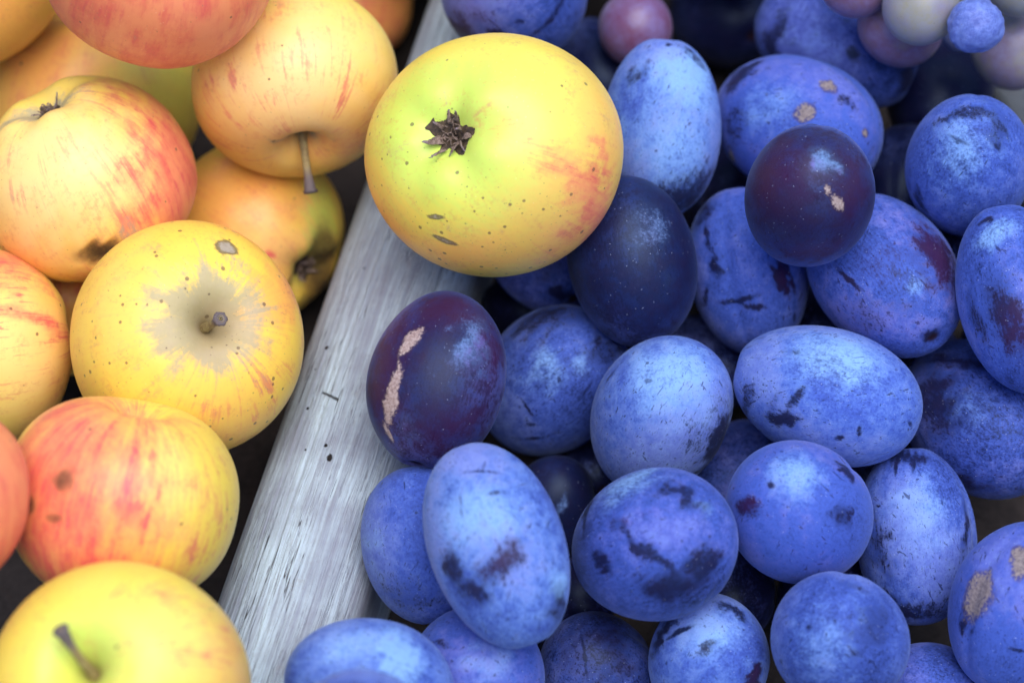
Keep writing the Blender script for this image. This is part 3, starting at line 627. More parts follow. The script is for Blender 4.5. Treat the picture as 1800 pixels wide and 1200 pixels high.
F('P14', 'plum', (10.259,0.46869,25.428), (0.25941,0.15454,-0.95331,-0.0056779), (17.388,22.604),
  'blue plum with grey smudges and black scratches right of the scarred one', 'plums heaped in the crate', dict(bloom=.8),
  marks=[('rub',(9.5081,9.2985,-14.561),(-0.061733,-0.0073805,-0.076089),(-0.082861,0.1349,0.054142),0.75),
   ('pale',(12.662,-3.8166,-14.676),(-0.10808,-0.22881,-0.05703),(-0.14977,0.14058,-0.28016),0.6),
   ('pale',(6.2901,-7.1235,-18.929),(-0.41978,-0.24315,-0.0811),(-0.11567,0.28095,-0.24363),0.6),
   ('pale',(12.605,-6.7587,-12.854),(-0.10092,-0.046038,-0.12634),(0.064703,0.30315,-0.16216),0.4),
   ('rub',(0.28051,-4.7382,-21.745),(-0.19174,-0.025282,0.00513),(-0.030003,0.2116,-0.078572),0.7),
   ('rub',(8.7397,-14.926,2.3152),(-0.072082,-0.053983,-0.1283),(1.249,0.64215,-0.97189),0.95),
   ('rub',(11.765,-12.777,-1.0543),(-0.31531,-0.27265,-0.36196),(0.85213,0.85217,-1.3842),0.9),
   ('rub',(13.575,-10.424,-3.985),(-0.17975,-0.24932,0.067306),(-0.451,-0.17131,-1.8391),0.85),
   ('rub',(4.7979,-12.06,-15.041),(-0.11271,0.11339,-0.21441),(1.7839,1.0082,-0.40453),0.85)])
F('P22', 'plum', (-20.926,-56.194,45.454), (0.27397,0.35884,0.80792,-0.37874), (14.354,18.66),
  'plain blue plum between rail and longest lavender plum', 'plums heaped in the crate', dict(bloom=.9),
  marks=[('rub',(-6.4875,-10.228,10.014),(-0.075298,0.066128,0.0317),(-0.098832,-0.033199,-0.1655),0.5),
   ('rub',(-5.5768,-11.07,-9.4092),(-1.9349,0.82359,0.30055),(0.017935,0.17744,-0.37076),0.7)])
F('P27', 'plum', (20.551,-76.219,17.72), (0.15363,0.078984,0.98454,-0.02902), (13.905,18.077),
  'dark navy scratched plum at bottom edge below the banded one', 'plums heaped in the crate', dict(bloom=.55),
  marks=[('rub',(-6.1094,-3.219,-15.69),(-0.086257,0.022375,0.049004),(0.0051384,0.11309,-0.042591),0.7),
   ('rub',(-1.8014,-4.0216,-17.145),(-1.7771,0.31831,0.18938),(0.017865,0.133,-0.055894),0.9)])
F('P26', 'plum', (-8.5071,-85.906,35.526), (0.094145,0.048064,-0.99389,0.031638), (15.569,20.24),
  'lavender blue plum under the tip of the longest plum, bottom edge', 'plums heaped in the crate', dict(bloom=.9,red=.1),
  marks=[('pale',(0.62786,-6.3931,-18.437),(-0.18701,-0.003665,-0.008615),(0.0016077,0.2179,-0.1276),0.6),
   ('rub',(10.867,1.6644,-14.332),(-0.12478,-0.11285,-0.18205),(-0.44937,1.0829,-0.36331),0.7)])
F('P30', 'plum', (99.365,-84.317,17.765), (0.26029,0.098478,0.95596,0.093256), (14.404,18.725),
  'blue plum cut by the bottom edge beside the bare crate floor', 'plums heaped in the crate', {},
  marks=[])
F('P19', 'plum', (96.647,-46.111,31.456), (0.56815,-0.31999,-0.41033,-0.63752), (14.494,21.395),
  'upright egg shaped blue plum with cracked tip beside the bare crate floor', 'plums heaped in the crate', dict(bloom=.85),
  marks=[('rub',(6.5538,-1.3511,18.978),(0.025247,0.23815,0.017945),(-0.22333,0.010885,0.16975),0.85),
   ('rub',(8.6509,-3.5285,16.357),(0.58699,1.5902,0.071022),(-0.24381,0.075854,0.31666),0.9),
   ('rub',(8.9879,0.506,16.768),(0.079124,1.7952,-0.21047),(-0.21856,0.039261,0.25271),0.9),
   ('rub',(11.438,-8.7799,-2.1584),(0.17331,0.22322,0.022767),(0.00062482,-0.012731,0.12007),0.7),
   ('rub',(8.1146,12.001,0.63108),(-0.44052,0.30203,-0.17305),(-0.037116,0.021894,0.13269),0.8),
   ('rub',(7.4341,-2.5875,-17.965),(0.011876,0.10002,-0.020683),(0.19324,0.012293,0.1704),0.85),
   ('pale',(13.953,1.6857,5.2246),(-0.018809,0.17839,-0.01596),(-0.025208,0.0098484,0.13979),0.5),
   ('rub',(10.889,-8.1248,7.452),(0.84513,1.1942,0.14619),(-0.59568,0.14671,2.2453),0.9)])
F('GL', 'grape', (32.339,94.659,48.19), (0.43279,0.9012,-0.01957,0.012395), (9.7639,10.064),
  'loose reddish grape with pale bloom behind the upright pale plum', '', dict(tone=1),
  marks=[('red',(4.854,8.3478,1.4887),(0.10029,-0.056672,-0.0097785),(-0.00021575,0.018224,-0.10783),0.9)])
F('P2', 'plum', (37.445,52.659,61.635), (0.6541,-0.31658,0.31793,0.60898), (15.392,22.233),
  'upright pale blue plum touching the right of the large rail apple', 'plums heaped in the crate', dict(bloom=1,pale=.3),
  marks=[('rub',(-8.6904,-4.9334,-16.911),(-0.011639,0.083711,-0.038474),(0.11341,-0.03135,-0.10252),0.9),
   ('rub',(-10.321,7.273,12.717),(-0.042291,-0.20173,0.16911),(0.18933,0.11451,0.18395),0.6),
   ('rub',(-5.0075,-6.4948,18.815),(-0.0012594,-0.1671,-0.12105),(0.33051,-0.089005,0.11943),0.75),
   ('pale',(-10.504,-6.6391,13.121),(0.05971,-0.12382,-0.030979),(0.075233,0.0038278,0.12971),0.9),
   ('pale',(-14.513,-3.78,-5.0063),(0.032571,-0.1317,0.010478),(-0.016967,0.0035265,0.097067),0.4),
   ('rub',(-6.0051,-0.82695,20.437),(-0.015652,-0.69792,-0.068518),(0.61851,-0.050679,0.37491),0.9)])
F('P11', 'plum', (119.9,-2.5278,68.07), (0.58916,-0.2435,-0.4378,-0.63398), (14.644,22.582),
  'tall blue plum with purple lower patch cut off by the right edge', 'plums heaped in the crate', dict(bloom=.85,red=.2),
  marks=[('red',(13.74,-2.3892,-6.8881),(0.028602,0.23331,-0.056772),(0.033364,0.028665,0.13461),0.8),
   ('rub',(13.93,-3.7384,-3.906),(0.048471,0.17877,0.0041957),(0.009383,-0.0046605,0.090182),0.7),
   ('pale',(10.067,-2.1757,16.053),(0.0074614,0.17655,0.045774),(-0.24093,-0.076574,0.33462),0.8),
   ('rub',(6.8859,-3.5527,19.162),(0.20175,0.33079,-0.026563),(-0.57123,0.40183,0.66529),0.8),
   ('rub',(9.781,-10.784,-2.4277),(0.29726,0.26964,-0.00034402),(0.0069517,-0.007478,0.14559),0.7)])
F('P8', 'plum', (29.333,15.012,57.269), (0.40622,0.598,0.64012,-0.26007), (15.797,21.201),
  'dark navy upright plum touching the lower right of the large apple', 'plums heaped in the crate', dict(bloom=.5),
  marks=[('rub',(-15.797,-6.5113e-15,-2.0389e-14),(-2.344e-17,0.041523,0.008826),(2.3367e-17,0.007897,-0.037152),0.82),
   ('rub',(-13.076,-7.0584,-7.1941),(-0.061536,0.10784,0.01088),(0.014519,0.015918,-0.075667),0.8),
   ('pale',(-13.298,6.744,-7.0013),(0.03298,0.11997,0.095314),(0.058419,0.060011,-0.095746),0.55),
   ('rub',(-11.133,-0.68966,15.012),(0.0061234,0.10137,0.016568),(-0.084926,0.023357,-0.11152),0.8),
   ('pale',(-13.244,7.5214,5.6254),(0.10485,0.051,0.32183),(0.19747,0.4008,-0.12785),0.4)])
F('P17', 'plum', (75.177,-19.43,51.811), (0.65943,0.079218,-0.68301,-0.30391), (16.372,22.921),
  'large pale blue plum lying sideways with a black smudge at lower left', 'plums heaped in the crate', dict(bloom=1,pale=.2),
  marks=[('rub',(12.578,-8.3191,8.9231),(0.10599,0.018119,-0.25971),(0.12598,0.22729,0.067269),1.05),
   ('rub',(15.408,-2.763,6.715),(0.070986,0.26815,-0.10298),(-0.10783,0.31114,0.73585),0.85),
   ('rub',(7.5619,-6.3417,18.288),(0.24651,-0.14538,-0.2986),(0.086058,0.12069,0.012284),0.7),
   ('rub',(13.014,-9.1117,-5.5393),(0.19423,0.46557,-0.60664),(0.54785,0.58807,0.62673),0.95),
   ('rub',(13.762,-5.8407,-9.3427),(-0.32712,0.327,-1.3451),(0.23239,0.49538,0.063916),0.8),
   ('pale',(13.223,9.6523,0.19664),(-0.0064241,0.010063,-0.1214),(-0.098421,0.13466,0.01637),0.9),
   ('rub',(12.172,7.8449,10.692),(0.058939,0.1614,-0.36361),(-0.43405,0.55201,0.17467),0.5),
   ('rub',(7.5736,-0.71702,-20.296),(-0.57717,1.5323,-0.52824),(0.44437,0.27291,0.30611),0.8)])
F('P16', 'plum', (35.543,-20.494,44.261), (0.21628,0.17375,-0.95019,0.14207), (16.436,21.367),
  'pale blue plum with dark lower right side, leaning in the centre', 'plums heaped in the crate', dict(bloom=1,pale=.2),
  marks=[('rub',(-8.4838,-13.813,-3.527),(-0.14671,0.096358,-0.041358),(0.02497,-0.0014447,-0.091943),1),
   ('rub',(14.195,6.2479,-7.074),(0.25469,-0.9517,-0.55684),(-0.12488,0.11443,-0.25268),0.7),
   ('rub',(11.817,-3.2877,-14.222),(-0.57799,-0.52248,-0.60752),(-0.28461,1.4285,-0.95776),0.8),
   ('pale',(7.8805,-5.252,-17.463),(-0.098509,-0.052495,-0.048446),(-0.019576,0.095138,-0.063284),0.7),
   ('rub',(0.02815,-15.525,-7.0132),(-0.15554,0.013339,-0.05096),(0.048894,0.037363,-0.13945),0.5)])
F('P13', 'plum', (-17.374,-23.066,65.145), (0.57918,0.71907,-0.3609,0.1313), (16.188,21.045),
  'dark purple plum with ragged tan scar leaning on the wooden rail', 'plums heaped in the crate', dict(bloom=.55,red=.5,scar=1),
  marks=[('rub',(11.916,10.597,3.6262),(0.02965,-0.031195,-0.010586),(-0.0025071,0.010514,-0.038006),0.74),
   ('red',(-1.0796,16.094,1.7806),(0.1932,0.011585,0.021005),(0.0070595,0.0049013,-0.067635),0.9),
   ('red',(7.7538,8.7101,-14.597),(0.068789,-0.080298,-0.019222),(-0.10049,-0.051949,-0.14259),0.9),
   ('red',(14.729,-1.667,-8.4602),(-0.033754,-0.23705,-0.020376),(-0.043088,0.017534,-0.13261),0.9),
   ('red',(11.827,3.079,13.801),(0.056288,-0.071705,-0.054488),(0.042895,0.11336,-0.10487),0.5),
   ('scar',(4.7976,15.101,-4.3139),(0.10719,-0.079379,-0.26813),(-0.52645,0.1254,-0.24759),1.05),
   ('scar',(3.5936,15.716,-1.9045),(0.27094,-0.094508,-0.45404),(-0.96659,0.17702,-0.61365),0.9),
   ('scar',(2.6367,14.683,8.1732),(0.044554,0.049345,-0.1741),(-0.57725,0.13931,-0.10824),1.05),
   ('scar',(0.82584,13.355,11.846),(0.056925,0.10625,-0.20913),(-0.61234,0.098963,-0.1164),1),
   ('scar',(-0.66916,10.209,16.309),(0.14623,-0.26437,0.28983),(1.0931,0.31843,-0.26108),0.9),
   ('scar',(3.6709,15.597,3.0028),(0.070237,-0.056709,0.35267),(2.0349,-0.42499,-0.4736),0.75),
   ('pale',(14.232,5.1752,-7.4393),(0.062769,-0.1653,0.0085969),(-0.029081,-0.016971,-0.11397),0.7),
   ('pale',(4.9811,9.8263,15.42),(0.34668,-0.18109,0.0057613),(0.094362,0.17308,-0.23791),0.45),
   ('pale',(11.933,10.738,2.7188),(0.084456,-0.092573,-0.0085794),(0.0026201,0.010989,-0.092779),0.3)])
F('P18', 'plum', (66.618,-51.432,52.775), (0.21221,0.091017,0.96776,0.10067), (16.454,21.39),
  'round light blue plum with reddish blotches below the sideways one', 'plums heaped in the crate', dict(bloom=.95,red=.2),
  marks=[('red',(4.067,-3.6204,-20.185),(-0.30372,0.040582,-0.11572),(0.11207,0.50824,-0.1159),1),
   ('red',(-2.7676,-6.3997,-19.375),(-0.20892,-0.026309,0.065121),(-0.12689,0.4549,-0.22331),0.8),
   ('rub',(4.8803,-4.2689,-19.659),(-0.23331,-0.039035,-0.083555),(-0.012166,0.38996,-0.14821),0.7),
   ('rub',(-13.128,7.8689,-7.8515),(-0.10148,0.094173,0.44626),(0.15464,0.24786,-0.017139),1),
   ('rub',(-13.917,-3.6553,-10.374),(-0.11387,0.088348,0.20554),(-0.018006,0.30667,-0.14179),0.75),
   ('rub',(-0.7572,0.043043,-21.367),(-1.0271,0.11198,0.061892),(0.12931,1.1881,-0.0036996),0.9),
   ('pale',(-5.8045,3.5739,-19.468),(-0.16521,0.011642,0.086857),(0.031822,0.17232,0.037429),0.8)])
F('P6', 'plum', (69.55,15.034,84.171), (0.021144,0.017402,-0.99916,-0.03043), (15.334,19.934),
  'glossy dark purple plum with orange scar lying on top of the pile', 'plums heaped in the crate', dict(bloom=.55,red=.5,scar=.8),
  marks=[('rub',(2.9892,-9.3789,-15.284),(-0.045159,-0.0061293,-0.0085694),(0.0018125,0.031546,-0.032115),0.72),
   ('red',(11.32,-0.66241,-13.419),(-0.04838,-0.066257,-0.063444),(-0.041779,0.09514,-0.067498),0.9),
   ('red',(0.069347,-15.329,0.49153),(-0.12253,-0.00089201,-0.017799),(0.033157,-0.0041766,-0.22803),0.9),
   ('red',(-7.6463,-6.4471,-15.11),(-0.16632,0.070808,0.091175),(0.0020582,0.099297,-0.073361),0.7),
   ('pale',(-0.38938,-2.3873,-19.685),(-0.2172,-0.17946,0.044042),(-0.20088,0.23305,-0.04105),0.8),
   ('pale',(7.4873,-12.188,-7.1835),(-0.20251,-0.10264,-0.062417),(0.024884,0.10187,-0.24827),0.35),
   ('scar',(-1.4752,-8.1838,-16.748),(-1.1174,0.42766,-0.18684),(0.296,0.5542,-0.50171),0.9),
   ('scar',(-3.9178,-10.084,-14.127),(-0.65506,0.42809,-0.20944),(0.23587,0.19296,-0.34334),1),
   ('pale',(1.9219,-7.6263,-17.112),(-0.12248,-0.0095979,-0.016018),(0.00194,0.098739,-0.073998),0.3)])
F('P29', 'plum', (74.416,-81.892,47.327), (0.10649,0.049051,0.99046,0.072413), (15.587,20.263),
  'round plain blue plum in front of the egg shaped one', 'plums heaped in the crate', dict(bloom=.8),
  marks=[('rub',(-9.7712,-1.0944,-15.723),(-0.13921,-0.06729,0.15412),(-0.031056,0.10946,0.019741),0.55),
   ('rub',(-4.5556,7.8344,-16.486),(-0.23624,-0.083424,0.043326),(-0.082905,0.43726,0.38989),0.5),
   ('rub',(4.0976,-2.4079,-19.298),(-1.2922,-0.074877,-0.44792),(0.020041,1.4873,-0.30645),0.8),
   ('pale',(1.031,-6.0704,-18.615),(-0.1493,-0.0090212,-0.0090034),(-0.0035335,0.13069,-0.072356),0.3)])
F('P28', 'plum', (45.696,-79.09,31.1), (0.0095798,0.0097264,0.99953,-0.027516), (14.179,18.432),
  'blue plum with dark red spot at bottom edge, right of the navy one', 'plums heaped in the crate', dict(bloom=.95,pale=.2),
  marks=[('red',(-10.133,-7.6725,-8.1683),(-0.24815,0.24415,0.1327),(0.0092267,0.14501,-0.24953),1.1),
   ('rub',(-10.133,-7.6725,-8.1683),(-0.21896,0.21542,0.11709),(0.0084578,0.13292,-0.22874),1),
   ('rub',(7.1517,-1.0153,-15.861),(-0.20183,0.036801,-0.15778),(0.21531,1.2872,0.024816),1),
   ('rub',(1.0844,-5.4995,-16.931),(-0.30438,0.17416,-0.12855),(0.42734,0.5558,-0.25885),0.75),
   ('rub',(-5.2571,4.037,-16.294),(-0.17497,-0.096986,0.054796),(-0.15149,0.41914,0.2581),0.85),
   ('rub',(11.529,0.29954,-10.722),(-0.068861,-0.29252,-0.13895),(-0.073261,0.078726,-0.12942),0.8),
   ('pale',(0.16286,-2.2408,-18.199),(-0.18678,-0.0031044,-0.0021787),(-0.0033067,0.23301,-0.048535),0.6)])
F('P20', 'plum', (31.875,-62.446,57.399), (0.2515,0.079865,-0.95096,-0.1614), (17.307,22.499),
  'blue plum with dark diagonal bands right of the longest lavender plum', 'plums heaped in the crate', dict(bloom=.75),
  marks=[('rub',(12.929,10.859,4.9454),(-0.073801,0.19371,-0.39274),(-0.067224,0.067643,0.045996),0.95),
   ('rub',(3.5883,8.3786,-19.126),(-0.09693,-0.076407,-0.0873),(-0.24985,0.22075,0.084209),0.8),
   ('rub',(11.679,-3.8654,-15.826),(-0.049516,-0.057069,-0.038198),(-0.18084,0.42541,-0.40114),0.85),
   ('rub',(16.438,-4.1626,-4.5009),(-0.051664,-0.076947,-0.19862),(0.060367,0.33032,-0.14367),0.85),
   ('rub',(0.037887,-7.05,-20.548),(-0.2186,0.04773,-0.028357),(0.049962,0.17026,-0.098567),0.8),
   ('rub',(5.9275,-11.352,-15.134),(-0.087731,0.0059346,-0.065592),(0.11348,0.16707,-0.13667),0.75),
   ('red',(11.013,4.9564,-16.116),(-0.31833,-0.18224,-0.46235),(-0.40285,0.81256,-0.042909),1),
   ('red',(14.057,3.2126,-12.444),(-0.23333,-0.23227,-0.54679),(-0.51298,1.3915,-0.37219),0.9),
   ('pale',(10.299,12.87,-6.8566),(-0.095733,0.042575,-0.10797),(-0.094585,0.11663,0.12986),0.9),
   ('pale',(-0.75168,5.5319,-21.297),(-0.40933,-0.15287,-0.04269),(-0.21179,0.50204,0.23302),0.5)])
F('P31', 'plum', (116.39,-72.023,44.766), (0.26155,0.27227,-0.86602,0.32782), (15.784,20.519),
  'blue plum with corky brown patches in the lower right corner', 'plums heaped in the crate', dict(bloom=.95),
  marks=[('scar',(15.606,1.4888,-2.3892),(-0.015066,-0.031085,-0.19904),(-0.032223,0.29615,-0.043812),1),
   ('scar',(11.418,-4.227,-13.058),(-0.21545,-0.3251,-0.14051),(-0.0913,0.15561,-0.22004),1),
   ('rub',(14.941,3.5692,4.7129),(0.054371,0.019743,-0.31658),(-0.15168,0.62487,0.01292),0.9),
   ('rub',(15.112,0.42279,5.8986),(0.085838,-0.21076,-0.34611),(0.10968,1.0292,-0.59955),0.8),
   ('rub',(11.051,-10.077,6.5596),(-0.30353,-0.34842,-0.040401),(0.40429,-0.16812,-1.5875),0.9),
   ('red',(13.085,-8.8184,-0.47952),(-0.4154,-0.61312,-0.10188),(0.014998,0.030039,-0.24193),0.6),
   ('rub',(6.7257,11.886,-10.286),(-0.070807,-0.045402,-0.1669),(-0.93722,0.64418,0.22237),0.5)])
F('P21', 'plum', (-3.4141,-69.139,70.46), (0.46436,0.53056,0.66129,-0.25608), (15.598,23.715),
  'longest lavender blue plum, tilted, on top beside the rail', 'plums heaped in the crate', dict(bloom=.9,pale=.4,red=.2),
  marks=[('rub',(-15.353,-0.57583,4.1017),(-0.011695,0.12949,-0.05916),(-0.024839,-0.1179,-0.25315),0.75),
   ('red',(-15.421,-0.36589,3.5248),(-0.013714,0.19819,-0.091122),(-0.038977,-0.20671,-0.44374),0.7),
   ('rub',(-11.099,-10.904,1.6838),(-0.21489,0.21712,-0.024116),(0.0048082,-0.019463,-0.21807),0.85),
   ('rub',(-12.031,-8.4995,7.7992),(-0.053695,0.14206,0.16639),(-0.16347,0.15717,-0.18694),0.8),
   ('rub',(-6.64,8.7515,16.836),(0.12949,0.22132,-0.14787),(-0.12638,-0.0016802,-0.11319),0.75),
   ('rub',(-13.482,3.4918,-10.679),(0.094875,0.46734,0.076342),(0.50366,0.12269,-1.377),0.8),
   ('rub',(-11.168,2.7828,-16.006),(-0.0014086,0.19173,0.07932),(1.1917,0.68928,-1.6449),0.7),
   ('rub',(-13.265,-4.4971,-10.438),(-0.88574,2.2422,0.36891),(0.060022,0.063049,-0.23909),0.6),
   ('rub',(-14.307,5.3232,-4.8757),(0.013285,0.12668,0.22958),(0.89522,1.9575,-1.1319),0.6),
   ('rub',(-9.7348,10.048,-10.486),(0.19419,0.19845,0.022856),(0.69373,-0.40427,-2.384),0.5),
   ('pale',(-14.823,-1.8477,-6.8274),(-0.027633,0.1447,0.048154),(0.027937,0.065657,-0.18127),0.6),
   ('pale',(-8.1636,10.008,13.299),(0.10405,0.22197,-0.23845),(-0.26942,-0.09913,-0.20985),0.8)])
F('P25', 'plum', (-31.294,-98.018,59.421), (0.53241,0.16043,0.82356,0.11206), (14.914,19.388),
  'blurred plum with pale turquoise patch at the foot of the rail', 'plums heaped in the crate', dict(bloom=.9,pale=.2),
  marks=[('pale',(-13.261,6.7389,1.4029),(0.027866,0.026222,0.23228),(0.070175,0.14109,-0.024346),1),
   ('pale',(-10.827,7.5216,-9.0659),(-0.041303,0.044497,0.14575),(0.14567,0.19636,-0.018668),0.4),
   ('rub',(-12.372,1.7111,-10.595),(-0.072326,-0.026712,0.13545),(0.011543,0.38225,0.081549),0.3)])
F('P43', 'plum', (-30.766,-122.44,81.95), (0.20173,0.05522,0.97059,0.11922), (15.583,20.258),
  'plum with pale scratch barely rising over the bottom edge near rail', 'plums heaped in the crate', {},
  marks=[('scar',(3.7204,12.242,-11.564),(-0.29866,0.14531,0.097581),(0.5635,0.43265,1.0804),0.75),
   ('rub',(-7.2997,6.8885,-15.497),(-0.081652,-0.0032825,0.062534),(0.045993,0.13835,0.067316),0.5)])
F('A8', 'apple', (-130.04,-4.3461,49.358), (0.80538,0.2727,-0.51248,-0.11986), (24.146,22.939),
  'peach apple with sideways pink streaks cut off by the left edge', 'apples heaped beside the rail', {},
  marks=[('blush',(11.146,19.736,-7.9094),(0.030969,-0.060649,-0.09719),(-0.075029,0.024866,-0.039424),0.8),
   ('blush',(21.34,5.8564,-9.1786),(-0.025901,-0.034333,-0.074116),(-0.17297,0.40747,-0.12831),0.8),
   ('gold',(17.64,-5.5227,-14.759),(-0.055936,0.017226,-0.066155),(0.011144,0.035854,-8.6862e-05),0.8),
   ('pale',(23.786,-1.6928,-3.6064),(-0.013639,-0.0055214,-0.078846),(0.0037129,0.064321,-0.0051465),0.8),
   ('streak',(22.8,6.2588,-4.6577),(-0.0083433,-0.012378,-0.05187),(-0.018254,0.057584,-0.010806),1)])
F('A7', 'apple', (-77.28,-9.1532,60.158), (0.9615,0.18043,0.19298,0.075585), (27.631,24.867),
  'yellow apple with grey russet star around its short stem, facing up', 'apples heaped beside the rail', {}, tip=(0.85125,0.41419,24.37),
  marks=[('gold',(20.742,10.946,13.147),(0.067232,-0.098182,-0.019706),(0.012163,0.013241,-0.024473),0.9),
   ('gold',(-25.267,-11.164,0.58436),(0.031263,-0.067721,0.046978),(-0.015123,0.038461,0.065506),0.6),
   ('gold',(5.1158,-24.016,11.403),(0.056992,0.016542,0.0075086),(-0.018528,0.034254,0.065169),0.5),
   ('gold',(14.235,21.425,9.081),(0.065008,-0.048365,0.0098862),(0.049987,0.038986,-0.13797),0.8),
   ('russet',(-1.7396,0.31704,24.817),(0.070597,0.02165,0.0037844),(-0.026619,0.087222,-0.002414),1.1),
   ('russet',(-11.806,0.74646,22.473),(0.13002,-0.032161,0.056196),(0.022007,0.10061,0.006658),0.62),
   ('scar',(4.27,17.444,18.898),(0.37873,-0.13759,0.033561),(0.13202,0.30237,-0.25024),1.1),
   ('streak',(15.239,-14.19,16.346),(0.079459,0.043817,-0.029192),(-0.017492,0.076231,0.066812),0.7),
   ('streak',(-5.8868,-19.433,16.865),(0.078899,-0.0018228,0.020606),(-0.018823,0.091609,0.080177),0.5),
   ('dots',(-13.054,-9.3933,20.221),(0.029524,-0.0035803,0.014091),(-0.0015936,0.034145,0.012015),1),
   ('dots',(-17.284,12.77,15.631),(0.045378,0.0086058,0.034948),(0.011877,0.062714,-0.030865),0.8),
   ('pale',(-18.428,4.2369,18.132),(0.065459,0.00076689,0.053743),(0.0073712,0.085978,-0.010205),0.2),
   ('gold',(-7.2427,-9.7958,22.32),(0.032344,-0.001279,0.0080468),(-0.001656,0.036081,0.012391),0.45),
   ('blush',(18.302,1.6208,18.573),(0.13259,-0.12918,-0.096704),(0.020431,0.035034,-0.018785),0.25)])
F('A9', 'apple', (-87.373,-58.819,71.832), (0.83334,-0.34649,0.26739,0.33763), (26.177,23.56),
  'orange red apple with pink stripes and a clear yellow right side', 'apples heaped beside the rail', {},
  marks=[('blush',(-25.414,-4.4392,3.994),(0.011142,-0.043904,0.017898),(0.0037218,0.013846,0.031648),1),
   ('blush',(-20.568,-14.895,-5.7171),(0.034765,-0.051663,0.0077172),(-0.022347,-0.0040375,0.073643),0.7),
   ('blush',(-17.693,-16.676,8.7318),(0.090117,-0.092359,0.0050407),(0.012567,0.014622,0.043244),0.85),
   ('gold',(-13.982,-22.077,1.3891),(0.10652,-0.065643,0.023465),(-0.0084228,0.010611,0.06792),0.6),
   ('green',(4.8756,-22.934,10.478),(0.081949,0.0018025,-0.027693),(0.012632,0.024676,0.038988),0.3),
   ('dirt',(-24.227,-6.3803,6.8312),(0.15461,-0.36714,0.1664),(0.066394,0.1741,0.32244),0.75),
   ('dirt',(-26.147,0.96511,-0.74513),(-0.02387,-0.51569,0.13742),(-0.011836,0.12519,0.46775),0.85),
   ('dirt',(-25.203,-6.8283,-1.6754),(0.11178,-0.43672,0.07976),(-0.11498,0.14126,0.9346),0.6),
   ('pale',(-9.0747,-21.128,11.259),(0.13301,-0.057179,-7.3945e-05),(0.021607,0.050146,0.090325),0.4),
   ('streak',(-19.382,-15.012,8.2614),(0.051616,-0.054549,0.017796),(0.0066788,0.020123,0.04231),1),
   ('streak',(6.1245,-24.572,-5.9672),(0.09161,0.026518,-0.01229),(0.018483,-0.022283,0.089692),0.8)])
F('A10', 'apple', (-127.09,-72.495,98.203), (0.93012,-0.35036,0.066827,0.087535), (23.856,21.948),
  'plain red apple cut off by the left edge beside the striped orange one', 'apples heaped beside the rail', {},
  marks=[('blush',(11.442,-19.523,6.9495),(0.025678,0.012759,-0.0054447),(7.3435e-05,0.01302,0.030857),1.3)])
F('A11', 'apple', (-82.737,-109.51,81.312), (0.9888,0.10444,-0.10359,-0.025229), (27.133,24.963),
  'blurred yellow green apple with brown stem in the bottom left corner', 'apples heaped beside the rail', {}, tip=(-2.9841,6.6585,27.958),
  marks=[('green',(1.3017,4.4229,24.6),(0.077918,0.010364,-0.005067),(-0.011643,0.081712,-0.011914),0.9),
   ('gold',(25.968,2.0542,6.9848),(0.025576,0.000402,-0.080583),(-0.0048188,0.065745,-0.0012015),0.8),
   ('gold',(-19.8,11.13,13.656),(0.0052019,-0.1118,0.083514),(0.071497,0.045448,0.05639),0.4),
   ('blush',(-16.928,18.021,10.282),(0.14109,0.14661,-0.020889),(-0.097115,0.061233,-0.22616),0.4),
   ('blush',(25.078,8.4161,5.5554),(0.078553,-0.15228,-0.10488),(0.0036088,0.097145,-0.13835),0.3),
   ('pale',(17.158,6.7493,18.314),(0.076497,-0.00096888,-0.060359),(-0.017056,0.11877,-0.023522),0.3),
   ('blush',(22.026,4.0802,14.086),(0.046532,-0.0014588,-0.06123),(-0.011515,0.10839,-0.011333),0.32),
   ('blush',(15.907,13.285,16.112),(0.07477,-0.02886,-0.042337),(-0.00097567,0.15646,-0.10838),0.35),
   ('green',(9.7681,8.4084,21.967),(0.037931,-0.0090395,-0.011348),(0.0064987,0.051137,-0.019014),0.6),
   ('blush',(19.859,7.3348,15.614),(0.092787,-0.04817,-0.080735),(0.013296,0.14869,-0.073435),0.3),
   ('streak',(18.554,9.6844,15.886),(0.04292,-0.0051741,-0.039759),(-0.013166,0.070567,-0.023396),0.6)])
F('G7', 'grape', (114.48,82.989,61.602), (0.43254,0.89776,-0.070437,0.044486), (5.3385,5.3385),
  '', '', dict(raisin=.6),
  marks=[])
F('G6', 'grape', (125.13,77.216,88.17), (0.42423,0.90063,-0.079318,0.051073), (9.1897,8.9026),
  '', '', dict(tone=.05),
  marks=[])
F('G5', 'grape', (127.04,76.038,64.11), (0.42633,0.89659,-0.11638,-0.028825), (10.615,11.205),
  '', '', dict(tone=.45),
  marks=[])
F('G3', 'grape', (97.465,76.258,71.61), (0.38902,0.71415,0.19772,0.54732), (10.018,10.744),
  '', '', dict(tone=.75),
  marks=[])
F('G1', 'grape', (84.681,78.619,85.608), (0.37906,0.71972,0.19971,0.54629), (8.4277,8.8562),
  '', '', dict(tone=.8),
  marks=[])
F('G2', 'grape', (99.548,68.535,89.163), (0.42864,0.90027,-0.064105,0.040902), (9.3288,9.4702),
  '', '', dict(tone=.2),
  marks=[])
F('G4', 'grape', (111.22,58.846,94.19), (0.43556,0.85552,0.041485,0.27686), (6.5629,6.8422),
  '', '', dict(raisin=1),
  marks=[])
